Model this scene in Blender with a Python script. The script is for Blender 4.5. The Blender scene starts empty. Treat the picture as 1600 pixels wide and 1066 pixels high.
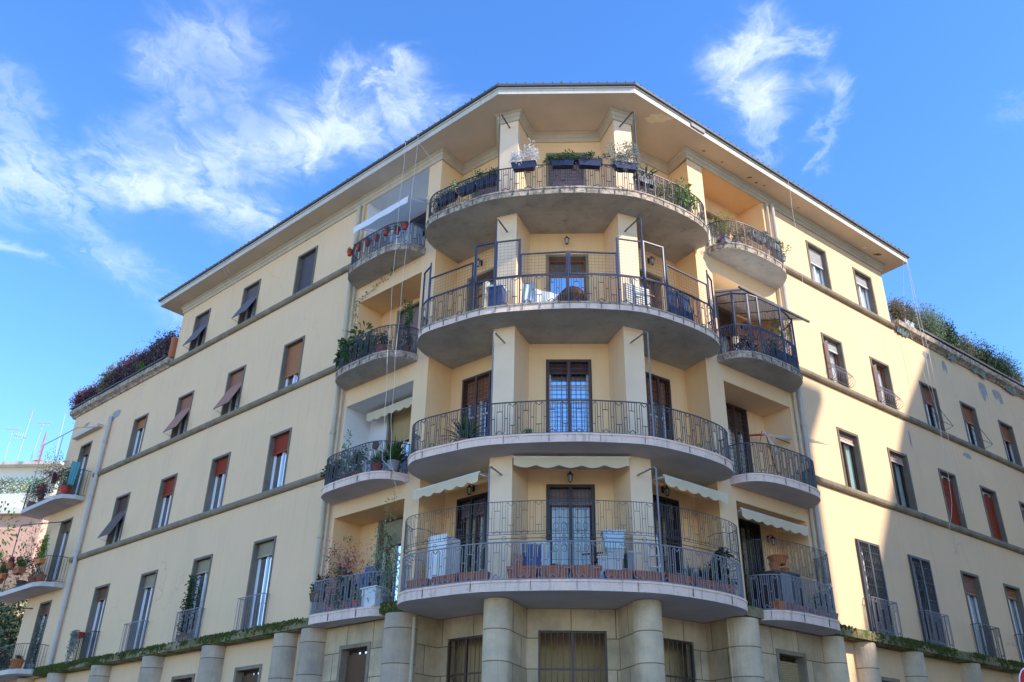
import bpy, bmesh, math, random
from math import radians as R_, sin, cos, pi, sqrt
from mathutils import Vector, Matrix
random.seed(7)
scene = bpy.context.scene
COL = scene.collection
# ------------------------------------------------------------------ camera
EYE = 1.7
cam_d = bpy.data.cameras.new('camera'); cam = bpy.data.objects.new('camera', cam_d); COL.objects.link(cam)
cam_d.sensor_width = 36.0; cam_d.lens = 36.0*1388.6/1600.0
cam_d.clip_start = 0.1; cam_d.clip_end = 5000
PITCH, ROLL = R_(27.895), R_(1.110)
f_ = Vector((0, cos(PITCH), sin(PITCH))); u_ = Vector((0, -sin(PITCH), cos(PITCH))); r_ = Vector((1, 0, 0))
rr = r_*cos(ROLL)+u_*sin(ROLL); uu = -r_*sin(ROLL)+u_*cos(ROLL)
m = Matrix((rr, uu, -f_)).transposed().to_4x4(); m.translation = (0, 0, EYE)
cam.matrix_world = m
scene.camera = cam
scene.render.resolution_x = 1024; scene.render.resolution_y = 682
# ------------------------------------------------------------------ sun + sky
SUN_AZ, SUN_EL = R_(331), R_(35)
sd = Vector((cos(SUN_AZ)*cos(SUN_EL), sin(SUN_AZ)*cos(SUN_EL), sin(SUN_EL)))
sl = bpy.data.lights.new('sun', 'SUN'); sl.energy = 2.0; sl.angle = R_(0.9); sl.color = (1.0, .90, .76)
so = bpy.data.objects.new('sun', sl); COL.objects.link(so); so.rotation_euler = sd.to_track_quat('Z', 'Y').to_euler(); so.location = (20, -10, 40)
scene.view_settings.view_transform = 'Standard'; scene.view_settings.look = 'None'
scene.view_settings.exposure = 1.76; scene.view_settings.gamma = 1.0
world = bpy.data.worlds.new('World'); scene.world = world; world.use_nodes = True
SKY_STRENGTH = 0.15
def build_world():
    nt = world.node_tree; nt.nodes.clear(); N = nt.nodes.new; L = nt.links.new
    out = N('ShaderNodeOutputWorld'); bg = N('ShaderNodeBackground'); bg.inputs[1].default_value = SKY_STRENGTH
    sky = N('ShaderNodeTexSky'); sky.sky_type = 'NISHITA'; sky.sun_disc = False
    sky.sun_elevation = SUN_EL; sky.sun_rotation = R_(90)-SUN_AZ
    sky.altitude = 900; sky.air_density = 1.0; sky.dust_density = .0; sky.ozone_density = 2.5
    # cirrus: soft streak segments on a high flat layer (direction projected to the z = 1 plane)
    tc = N('ShaderNodeTexCoord'); sep = N('ShaderNodeSeparateXYZ'); L(tc.outputs['Generated'], sep.inputs[0])
    mz = N('ShaderNodeMath'); mz.operation = 'MAXIMUM'; mz.inputs[1].default_value = .05; L(sep.outputs[2], mz.inputs[0])
    def M(op, a, b=None, clamp=False):
        n = N('ShaderNodeMath'); n.operation = op; n.use_clamp = clamp
        for i, x in enumerate((a, b)):
            if x is None: continue
            if isinstance(x, (int, float)): n.inputs[i].default_value = x
            else: L(x, n.inputs[i])
        return n.outputs[0]
    px = M('DIVIDE', sep.outputs[0], mz.outputs[0]); py = M('DIVIDE', sep.outputs[1], mz.outputs[0])
    cmb = N('ShaderNodeCombineXYZ'); L(px, cmb.inputs[0]); L(py, cmb.inputs[1])
    P = cmb.outputs[0]
    def VM(op, a, b=None, s=None):
        n = N('ShaderNodeVectorMath'); n.operation = op
        for i, x in enumerate((a, b)):
            if x is None: continue
            if isinstance(x, (tuple, list, Vector)): n.inputs[i].default_value = x
            else: L(x, n.inputs[i])
        if s is not None:
            if isinstance(s, (int, float)): n.inputs['Scale'].default_value = s
            else: L(s, n.inputs['Scale'])
        return n
    def noise(scale, detail, rough, vec, dist=0):
        n = N('ShaderNodeTexNoise'); n.inputs['Scale'].default_value = scale; n.inputs['Detail'].default_value = detail
        n.inputs['Roughness'].default_value = rough; n.inputs['Distortion'].default_value = dist; L(vec, n.inputs['Vector']); return n
    n1 = noise(2.6, 6, .6, P); w1 = VM('SUBTRACT', n1.outputs['Color'], (.5, .5, .5)); w1s = VM('SCALE', w1.outputs[0], s=.16)
    n2 = noise(11, 5, .62, P, .6); w2 = VM('SUBTRACT', n2.outputs['Color'], (.5, .5, .5)); w2s = VM('SCALE', w2.outputs[0], s=.16)
    Pw = VM('ADD', VM('ADD', P, w1s.outputs[0]).outputs[0], w2s.outputs[0]).outputs[0]
    total = None
    for (ax, ay, bx, by, wd, st) in CLOUDS:
        A = Vector((ax, ay, 0)); B = Vector((bx, by, 0)); AB = B-A; ll = max(AB.length_squared, 1e-6)
        pa = VM('SUBTRACT', Pw, A).outputs[0]
        d = N('ShaderNodeVectorMath'); d.operation = 'DOT_PRODUCT'; L(pa, d.inputs[0]); d.inputs[1].default_value = AB
        t = M('MULTIPLY', d.outputs['Value'], 1/ll, True)
        q = VM('SCALE', AB, s=t); q.inputs[0].default_value = AB
        df = VM('SUBTRACT', pa, q.outputs[0]).outputs[0]
        ln = N('ShaderNodeVectorMath'); ln.operation = 'LENGTH'; L(df, ln.inputs[0])
        g = M('MULTIPLY', ln.outputs['Value'], 1/wd); g = M('MULTIPLY', g, g); g = M('MULTIPLY', g, -1.0); g = M('EXPONENT', g); g = M('MULTIPLY', g, st)
        total = g if total is None else M('ADD', total, g)
    # wispy fibres
    rot = N('ShaderNodeMapping'); rot.inputs['Rotation'].default_value = (0, 0, R_(-14)); rot.inputs['Scale'].default_value = (13.0, 2.4, 1); L(Pw, rot.inputs[0])
    n3 = noise(1.7, 10, .62, rot.outputs[0], .5)
    rot2 = N('ShaderNodeMapping'); rot2.inputs['Rotation'].default_value = (0, 0, R_(70)); rot2.inputs['Scale'].default_value = (9.0, 3.0, 1); L(Pw, rot2.inputs[0])
    n4 = noise(1.8, 9, .66, rot2.outputs[0], .9); n5 = noise(3.2, 5, .6, P, .3)
    fib = M('ADD', M('ADD', M('MULTIPLY', n3.outputs['Fac'], 1.15), M('MULTIPLY', n4.outputs['Fac'], .75)), M('MULTIPLY', n5.outputs['Fac'], .8))
    fib = M('SUBTRACT', fib, 1.02); fib = M('MAXIMUM', fib, 0.0)
    dens = M('MULTIPLY', total, fib)
    dens = M('MULTIPLY', dens, 1.75); dens = M('SUBTRACT', 1.0, M('EXPONENT', M('MULTIPLY', dens, -1.0)))
    dens = M('MULTIPLY', dens, .92)
    hs = N('ShaderNodeHueSaturation'); hs.inputs['Saturation'].default_value = 1.24; hs.inputs['Hue'].default_value = .508; hs.inputs['Value'].default_value = .88; L(sky.outputs[0], hs.inputs['Color'])
    mix = N('ShaderNodeMix'); mix.data_type = 'RGBA'; L(dens, mix.inputs['Factor']); L(hs.outputs[0], mix.inputs['A'])
    mix.inputs['B'].default_value = (2.3, 2.55, 2.75, 1)
    L(mix.outputs['Result'], bg.inputs[0]); L(bg.outputs[0], out.inputs[0])
CLOUDS = [  # ax, ay, bx, by on the z=1 plane, half-width, strength
    (-1.018, 1.320, -0.874, 1.315, 0.078, 0.92),
    (-0.870, 1.306, -0.676, 1.319, 0.060, 0.78),
    (-0.672, 1.309, -0.494, 1.392, 0.043, 1.06),
    (-0.494, 1.392, -0.481, 1.444, 0.037, 0.46),
    (-0.679, 1.328, -0.543, 1.268, 0.062, 0.55),
    (-0.538, 1.250, -0.357, 1.194, 0.054, 0.69),
    (-0.357, 1.194, -0.165, 1.124, 0.046, 0.92),
    (-0.284, 1.143, -0.252, 0.993, 0.026, 0.87),
    (-0.218, 1.126, -0.180, 0.984, 0.026, 0.92),
    (-0.164, 1.109, -0.165, 1.010, 0.030, 0.55),
    (-0.444, 1.188, -0.348, 1.145, 0.056, 0.46),
    (-0.538, 1.104, -0.522, 0.993, 0.033, 0.35),
    (-0.512, 0.993, -0.391, 0.934, 0.046, 0.37),
    (-0.414, 0.953, -0.447, 1.117, 0.038, 0.28),
    (-0.527, 1.104, -0.497, 1.074, 0.032, 0.23),
    (-0.861, 1.394, -0.819, 1.571, 0.049, 0.46),
    (-0.819, 1.571, -0.762, 1.815, 0.049, 0.28),
    (-0.877, 1.226, -0.817, 1.041, 0.040, 0.46),
    (-1.071, 1.491, -0.998, 1.542, 0.030, 0.55),
    (-0.674, 1.220, -0.609, 1.160, 0.044, 0.37),
    (-0.560, 1.325, -0.518, 1.490, 0.048, 0.28),
    (0.345, 0.898, 0.318, 0.978, 0.027, 0.83),
    (0.318, 0.978, 0.377, 1.079, 0.037, 1.20),
    (0.368, 1.065, 0.440, 1.221, 0.024, 0.69),
    (0.342, 0.958, 0.434, 0.949, 0.023, 0.83),
    (0.434, 0.949, 0.499, 1.047, 0.017, 0.28),
    (0.499, 1.047, 0.550, 1.235, 0.016, 0.31),
    (0.431, 1.107, 0.456, 1.048, 0.020, 0.28),
    (0.771, 1.040, 0.816, 1.067, 0.024, 0.32),
    (0.727, 0.924, 0.734, 0.912, 0.012, 0.55),
]
build_world()
# ------------------------------------------------------------------ materials
def mat(name, color, rough=.8, spec=.3, bump=0, bscale=30, var=0, vscale=3, metallic=0, streak=0, var_col=None, dots=None, crack=0):
    m = bpy.data.materials.new(name); m.use_nodes = True; nt = m.node_tree; b = nt.nodes['Principled BSDF']; N = nt.nodes.new; L = nt.links.new
    b.inputs['Base Color'].default_value = (*color, 1); b.inputs['Roughness'].default_value = rough
    b.inputs['Specular IOR Level'].default_value = spec; b.inputs['Metallic'].default_value = metallic
    tc = N('ShaderNodeNewGeometry').outputs['Position']
    last = None
    def mixc(a, fac, col):
        x = N('ShaderNodeMix'); x.data_type = 'RGBA'; L(fac, x.inputs['Factor'])
        if a is None: x.inputs['A'].default_value = (*color, 1)
        else: L(a, x.inputs['A'])
        x.inputs['B'].default_value = (*col, 1); return x.outputs['Result']
    if var:
        n = N('ShaderNodeTexNoise'); n.inputs['Scale'].default_value = vscale; n.inputs['Detail'].default_value = 7; n.inputs['Roughness'].default_value = .62; L(tc, n.inputs['Vector'])
        r = N('ShaderNodeMapRange'); r.inputs['From Min'].default_value = .38; r.inputs['From Max'].default_value = .68; r.inputs['To Max'].default_value = var; L(n.outputs['Fac'], r.inputs['Value'])
        last = mixc(last, r.outputs[0], var_col or tuple(c*.55 for c in color))
    if streak:
        mp = N('ShaderNodeMapping'); mp.inputs['Scale'].default_value = (5, 5, .35); L(tc, mp.inputs[0])
        n = N('ShaderNodeTexNoise'); n.inputs['Scale'].default_value = 1.6; n.inputs['Detail'].default_value = 8; n.inputs['Roughness'].default_value = .7; L(mp.outputs[0], n.inputs['Vector'])
        r = N('ShaderNodeMapRange'); r.inputs['From Min'].default_value = .52; r.inputs['From Max'].default_value = .74; r.inputs['To Max'].default_value = streak; L(n.outputs['Fac'], r.inputs['Value'])
        last = mixc(last, r.outputs[0], tuple(c*.45 for c in color))
    if dots:
        for (sc, lo, hi, amt, col) in dots:
            n = N('ShaderNodeTexNoise'); n.inputs['Scale'].default_value = sc; n.inputs['Detail'].default_value = 6; n.inputs['Roughness'].default_value = .7; n.inputs['Distortion'].default_value = .4; L(tc, n.inputs['Vector'])
            r = N('ShaderNodeMapRange'); r.inputs['From Min'].default_value = lo; r.inputs['From Max'].default_value = hi; r.inputs['To Max'].default_value = amt; L(n.outputs['Fac'], r.inputs['Value'])
            last = mixc(last, r.outputs[0], col)
    if crack:
        nw = N('ShaderNodeTexNoise'); nw.inputs['Scale'].default_value = 1.3; nw.inputs['Detail'].default_value = 6; L(tc, nw.inputs['Vector'])
        av = N('ShaderNodeVectorMath'); av.operation = 'ADD'; L(tc, av.inputs[0]); L(nw.outputs['Color'], av.inputs[1])
        vo = N('ShaderNodeTexVoronoi'); vo.feature = 'DISTANCE_TO_EDGE'; vo.inputs['Scale'].default_value = .38; L(av.outputs[0], vo.inputs['Vector'])
        r = N('ShaderNodeMapRange'); r.inputs['From Min'].default_value = .0; r.inputs['From Max'].default_value = .007; r.inputs['To Min'].default_value = crack; r.inputs['To Max'].default_value = 0; L(vo.outputs['Distance'], r.inputs['Value'])
        n = N('ShaderNodeTexNoise'); n.inputs['Scale'].default_value = .6; L(tc, n.inputs['Vector']); r2 = N('ShaderNodeMapRange'); r2.inputs['From Min'].default_value = .57; r2.inputs['From Max'].default_value = .66; L(n.outputs['Fac'], r2.inputs['Value'])
        mm = N('ShaderNodeMath'); mm.operation = 'MULTIPLY'; L(r.outputs[0], mm.inputs[0]); L(r2.outputs[0], mm.inputs[1]); last = mixc(last, mm.outputs[0], tuple(c*.4 for c in color))
    if last is not None: L(last, b.inputs['Base Color'])
    if bump:
        n = N('ShaderNodeTexNoise'); n.inputs['Scale'].default_value = bscale; n.inputs['Detail'].default_value = 5; L(tc, n.inputs['Vector'])
        bp = N('ShaderNodeBump'); bp.inputs['Strength'].default_value = bump; bp.inputs['Distance'].default_value = .02; L(n.outputs['Fac'], bp.inputs['Height']); L(bp.outputs[0], b.inputs['Normal'])
    return m
def stone_mat(name, color, bw, bh, joint=.012, only_h=False, var_col=(.2, .17, .12), moss=False):
    m = mat(name, color, .9, .2, .5, 22, .5, 1.6, streak=.4, var_col=var_col, dots=[(9, .66, .74, .55, (.12, .1, .07))])
    nt = m.node_tree; N = nt.nodes.new; L = nt.links.new; b = nt.nodes['Principled BSDF']
    uv = N('ShaderNodeUVMap'); uv.uv_map = 'metres'
    br = N('ShaderNodeTexBrick'); br.inputs['Scale'].default_value = 1.0; br.inputs['Mortar Size'].default_value = joint; br.inputs['Mortar Smooth'].default_value = .3
    br.inputs['Brick Width'].default_value = bw; br.inputs['Row Height'].default_value = bh; br.offset = .5
    br.inputs['Color1'].default_value = (1, 1, 1, 1); br.inputs['Color2'].default_value = (.78, .78, .78, 1); br.inputs['Mortar'].default_value = (.3, .27, .22, 1)
    if only_h:
        mp = N('ShaderNodeMapping'); mp.inputs['Scale'].default_value = (.0, 1, 1); mp.inputs['Location'].default_value = (.31, 0, 0); L(uv.outputs[0], mp.inputs[0]); L(mp.outputs[0], br.inputs['Vector'])
    else: L(uv.outputs[0], br.inputs['Vector'])
    src = b.inputs['Base Color'].links[0].from_socket
    mx = N('ShaderNodeMix'); mx.data_type = 'RGBA'; mx.blend_type = 'MULTIPLY'; mx.inputs['Factor'].default_value = 1; L(src, mx.inputs['A']); L(br.outputs['Color'], mx.inputs['B']); L(mx.outputs['Result'], b.inputs['Base Color'])
    return m
M = {}
M['plaster'] = mat('cream_plaster', (.82, .56, .335), .92, .15, .25, 60, .38, .5, streak=.17, var_col=(.66, .49, .30), dots=[(2.3, .68, .74, .45, (.42, .33, .23)), (.8, .60, .72, .30, (.60, .49, .33)), (6, .72, .76, .5, (.35, .28, .2))], crack=.42)
M['plaster_bounce'] = mat('bounce_tinted_plaster', (.84, .56, .30), .92, .15, .25, 60, .3, .9, streak=.14, var_col=(.70, .46, .24))  # recess and loggia walls: warm bounced light is put into the colour
M['plaster_pale'] = mat('pale_plaster', (.86, .64, .43), .92, .15, .2, 60, .2, .8)
M['white_plaster'] = mat('white_loggia_paint', (.72, .70, .68), .9, .15, .2, 60, .2, .8)
M['slab_edge'] = mat('slab_edge', (.84, .62, .50), .9, .2, .4, 35, .45, 2.5, streak=.85, var_col=(.5, .42, .37), dots=[(7, .60, .72, .7, (.16, .14, .10))])
M['slab_edge_old'] = mat('slab_edge_old', (.60, .47, .36), .9, .2, .7, 30, .85, 3, streak=1.0, var_col=(.27, .235, .19), dots=[(9, .47, .60, .85, (.12, .105, .08)), (2, .5, .64, .5, (.2, .18, .14))])
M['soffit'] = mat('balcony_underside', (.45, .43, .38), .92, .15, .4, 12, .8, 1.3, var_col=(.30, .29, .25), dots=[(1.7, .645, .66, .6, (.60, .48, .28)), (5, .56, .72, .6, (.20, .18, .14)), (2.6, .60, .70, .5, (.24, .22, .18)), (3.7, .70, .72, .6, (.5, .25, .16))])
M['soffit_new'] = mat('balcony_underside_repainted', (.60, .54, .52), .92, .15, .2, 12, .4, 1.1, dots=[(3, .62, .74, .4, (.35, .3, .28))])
M['eave_soffit'] = mat('eave_soffit', (.70, .57, .42), .92, .15, .2, 12, .5, .9, var_col=(.5, .44, .33), dots=[(.9, .69, .705, .55, (.75, .66, .42))])
M['moulding'] = mat('moulding_stone_grey', (.54, .46, .35), .9, .2, .3, 25, .35, 2)
M['fascia'] = mat('fascia_white', (.62, .57, .49), .7, .3, .15, 20, .3, 2, streak=.3)
M['tile'] = mat('roof_tile', (.13, .10, .085), .9, .2, .8, 14, .8, 5, var_col=(.28, .2, .14))
M['lead'] = mat('gutter_lead', (.09, .085, .085), .6, .4, .2, 12, .3, 4)
M['grey_stone'] = mat('grey_window_stone', (.20, .165, .125), .9, .2, .4, 30, .5, 3, var_col=(.12, .105, .085))
M['course'] = mat('string_course_stone', (.30, .24, .165), .9, .2, .6, 25, .7, 2.4, streak=.5, var_col=(.15, .125, .09))
M['moss_ledge'] = mat('mossy_ledge', (.30, .24, .14), .95, .15, .9, 18, .95, 1.3, streak=.6, var_col=(.11, .10, .035), dots=[(3.1, .50, .60, .9, (.055, .095, .015)), (14, .6, .7, .7, (.05, .06, .02))])
M['moss'] = mat('thick_moss', (.065, .10, .018), 1, .1, 1, 40, .8, 6, var_col=(.13, .10, .04))
M['stone'] = stone_mat('travertine_cladding', (.68, .51, .32), .95, .62)
M['stone_col'] = stone_mat('column_stone', (.76, .58, .38), 1.0, .62, .012, True, var_col=(.24, .22, .18))
M['stone_grey'] = stone_mat('grey_column_stone', (.60, .46, .32), 1.0, .75, .012, True, var_col=(.2, .19, .18))
M['iron'] = mat('painted_iron', (.055, .05, .055), .5, .5)
M['iron_grey'] = mat('grey_iron', (.20, .19, .205), .5, .5)
M['iron_navy'] = mat('navy_iron', (.028, .036, .085), .45, .5, var=.4, vscale=8, var_col=(.05, .045, .05))
M['iron_brown'] = mat('brown_iron', (.075, .035, .03), .5, .5)
M['iron_black'] = mat('black_iron', (.018, .016, .018), .5, .5)
M['white_frame'] = mat('white_frame', (.72, .72, .74), .5, .4)
M['grey_frame'] = mat('grey_frame', (.35, .36, .38), .5, .4)
M['wood'] = mat('orange_wood', (.30, .105, .04), .6, .3, .2, 40, .5, 12, streak=.4)
M['darkwood'] = mat('dark_wood', (.07, .035, .025), .6, .3, .2, 40, .4, 12)
def slat(name, c): M[name] = mat(name, c, .65, .3, 0, 1, .25, 6, var_col=tuple(x*.75 for x in c))
slat('shutter_slate', (.10, .095, .125)); slat('shutter_violet', (.135, .115, .14)); slat('shutter_salmon', (.36, .17, .12)); slat('shutter_brown', (.10, .06, .06))
slat('shutter_orange', (.42, .19, .095)); slat('shutter_red', (.30, .045, .025)); slat('shutter_vermilion', (.36, .06, .02)); slat('shutter_beige', (.38, .34, .25)); slat('shutter_tan', (.46, .34, .17))
slat('shutter_white', (.62, .60, .58)); slat('shutter_pink', (.66, .50, .44)); slat('shutter_mauve', (.27, .20, .21)); slat('shutter_umber', (.17, .10, .06))
M['curtain'] = mat('white_curtain', (.82, .84, .86), .9, .1)
M['curtain_teal'] = mat('pale_teal_curtain', (.60, .72, .70), .9, .1)
M['curtain_cream'] = mat('cream_curtain', (.70, .62, .42), .9, .1)
def clothmat(name, c, tr=.35):
    m = mat(name, c, .85, .15); nt = m.node_tree; b = nt.nodes['Principled BSDF']; t = nt.nodes.new('ShaderNodeBsdfTranslucent'); t.inputs[0].default_value = (*c, 1)
    x = nt.nodes.new('ShaderNodeMixShader'); x.inputs[0].default_value = tr; nt.links.new(b.outputs[0], x.inputs[1]); nt.links.new(t.outputs[0], x.inputs[2]); nt.links.new(x.outputs[0], nt.nodes['Material Output'].inputs[0]); return m
M['awning'] = clothmat('cream_awning', (.80, .70, .50), .3); M['awning_white'] = clothmat('white_awning', (.84, .84, .86), .2)
M['terracotta'] = mat('terracotta', (.46, .155, .075), .85, .2, .3, 30, .5, 8, var_col=(.26, .09, .06))
M['red_pot'] = mat('red_plastic', (.42, .035, .015), .5, .4)
M['orange_pot'] = mat('orange_pot', (.55, .17, .04), .7, .3)
M['navy_pot'] = mat('navy_planter', (.025, .03, .07), .5, .4)
M['brown_pot'] = mat('brown_pot', (.13, .075, .05), .8, .2)
M['grey_pot'] = mat('grey_pot', (.25, .25, .26), .8, .2)
M['pipe'] = mat('painted_pipe', (.50, .44, .38), .5, .4, 0, 1, .25, 2)
M['pipe_cream'] = mat('cream_pipe', (.55, .47, .34), .6, .3, 0, 1, .3, 2)
M['cable'] = mat('black_cable', (.02, .02, .02), .5, .4)
M['rope'] = mat('white_rope', (.60, .56, .50), .9, .1)
M['white_plastic'] = mat('white_plastic', (.52, .53, .54), .4, .4)
M['pale_blue'] = mat('pale_blue_plastic', (.45, .58, .68), .4, .4)
M['blue_plastic'] = mat('blue_plastic', (.04, .07, .20), .5, .4)
M['dark_blue'] = mat('dark_blue_cloth', (.035, .055, .12), .8, .2)
M['mint'] = mat('mint_plastic', (.45, .68, .56), .4, .4)
M['teal_net'] = mat('teal_cloth', (.10, .33, .36), .8, .2)
M['red_paint'] = mat('sign_red', (.62, .015, .02), .4, .5)
M['sign_white'] = mat('sign_white', (.8, .8, .8), .4, .5)
M['pink_wall'] = mat('pink_wall', (.80, .47, .34), .9, .1, .1, 20, .25, .4)
M['cream_wall'] = mat('pale_cream_wall', (.78, .73, .60), .9, .1, .1, 20, .2, .4)
M['ochre_wall'] = mat('ochre_wall', (.74, .62, .44), .9, .1, .1, 20, .2, .4)
M['antenna'] = mat('antenna_metal', (.42, .44, .46), .5, .5)
M['antenna_red'] = mat('antenna_red', (.4, .12, .14), .5, .5)
M['trellis'] = mat('green_trellis', (.06, .30, .22), .7, .3)
M['bark'] = mat('bark', (.12, .085, .06), .9, .1)
M['glow_glass'] = mat('lantern_glass', (.55, .55, .5), .2, .5)
M['paving'] = mat('paving_stone', (.46, .41, .34), .9, .2, .3, 20, .4, 2)
M['asphalt'] = mat('asphalt', (.055, .055, .055), .9, .2, .4, 60, .4, 2)
M['dark_room'] = mat('dark_interior', (.05, .045, .04), 1, .0)
M['hall_paint'] = mat('hall_paint', (.62, .45, .22), .9, .1)
M['rust'] = mat('exposed_brick', (.30, .09, .05), .9, .1)
M['patch_pale'] = mat('pale_patch', (.88, .80, .52), .95, .1, .5, 40, .3, 6)
M['patch'] = mat('bare_patch', (.40, .36, .33), .95, .1, .5, 40, .4, 6)
M['patina'] = mat('green_patina', (.22, .32, .30), .8, .2, .6, 20, .7, 5, var_col=(.3, .22, .15))
def leafmat(name, c, c2, trans=.25):
    m = bpy.data.materials.new(name); m.use_nodes = True; nt = m.node_tree; b = nt.nodes['Principled BSDF']; N = nt.nodes.new; L = nt.links.new
    n = N('ShaderNodeTexNoise'); n.inputs['Scale'].default_value = 9; n.inputs['Detail'].default_value = 3
    L(N('ShaderNodeNewGeometry').outputs['Position'], n.inputs['Vector'])
    r = N('ShaderNodeMapRange'); r.inputs['From Min'].default_value = .4; r.inputs['From Max'].default_value = .62; L(n.outputs['Fac'], r.inputs['Value'])
    x = N('ShaderNodeMix'); x.data_type = 'RGBA'; x.inputs['A'].default_value = (*c, 1); x.inputs['B'].default_value = (*c2, 1); L(r.outputs[0], x.inputs['Factor'])
    L(x.outputs['Result'], b.inputs['Base Color']); b.inputs['Roughness'].default_value = .6; b.inputs['Specular IOR Level'].default_value = .3
    tr = N('ShaderNodeBsdfTranslucent'); L(x.outputs['Result'], tr.inputs[0]); ms = N('ShaderNodeMixShader'); ms.inputs[0].default_value = trans
    L(b.outputs[0], ms.inputs[1]); L(tr.outputs[0], ms.inputs[2]); L(ms.outputs[0], nt.nodes['Material Output'].inputs[0]); M[name] = m
leafmat('leaf_green', (.035, .085, .018), (.08, .15, .03)); leafmat('leaf_dark', (.018, .045, .014), (.04, .075, .022)); leafmat('leaf_bright', (.10, .20, .025), (.2, .30, .05))
leafmat('leaf_silver', (.20, .23, .19), (.32, .34, .30)); leafmat('leaf_pale', (.17, .24, .12), (.30, .36, .20)); leafmat('leaf_olive', (.13, .14, .055), (.22, .22, .09))
leafmat('leaf_purple', (.09, .05, .07), (.20, .13, .13)); leafmat('leaf_red', (.18, .03, .045), (.28, .08, .10)); leafmat('leaf_pink', (.45, .06, .12), (.55, .14, .22))
leafmat('leaf_white', (.62, .62, .62), (.75, .75, .76)); leafmat('leaf_rust', (.32, .12, .06), (.22, .13, .05)); leafmat('leaf_violet', (.14, .06, .32), (.2, .1, .4)); leafmat('leaf_yellow', (.32, .30, .06), (.2, .24, .05))
leafmat('leaf_agave', (.09, .16, .10), (.14, .22, .13), .05); leafmat('leaf_mauve', (.14, .14, .09), (.24, .24, .15)); leafmat('leaf_blue', (.04, .075, .04), (.08, .13, .06))
def glassmat(name, tint, refl=.35):
    m = bpy.data.materials.new(name); m.use_nodes = True; nt = m.node_tree; N = nt.nodes.new; L = nt.links.new; nt.nodes.remove(nt.nodes['Principled BSDF'])
    tr = N('ShaderNodeBsdfTransparent'); tr.inputs[0].default_value = (*tint, 1); gl = N('ShaderNodeBsdfGlossy'); gl.inputs['Roughness'].default_value = .03; gl.inputs[0].default_value = (.95, .97, 1, 1)
    fr = N('ShaderNodeLayerWeight'); fr.inputs[0].default_value = .25
    mr = N('ShaderNodeMapRange'); mr.inputs['To Min'].default_value = refl; mr.inputs['To Max'].default_value = 1; L(fr.outputs['Fresnel'], mr.inputs['Value'])
    ms = N('ShaderNodeMixShader'); L(mr.outputs[0], ms.inputs[0]); L(tr.outputs[0], ms.inputs[1]); L(gl.outputs[0], ms.inputs[2]); L(ms.outputs[0], nt.nodes['Material Output'].inputs[0]); return m
M['glass'] = glassmat('window_glass', (.90, .93, .95), .13); M['glass_mirror'] = glassmat('reflecting_glass', (.35, .38, .42), .55)
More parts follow.
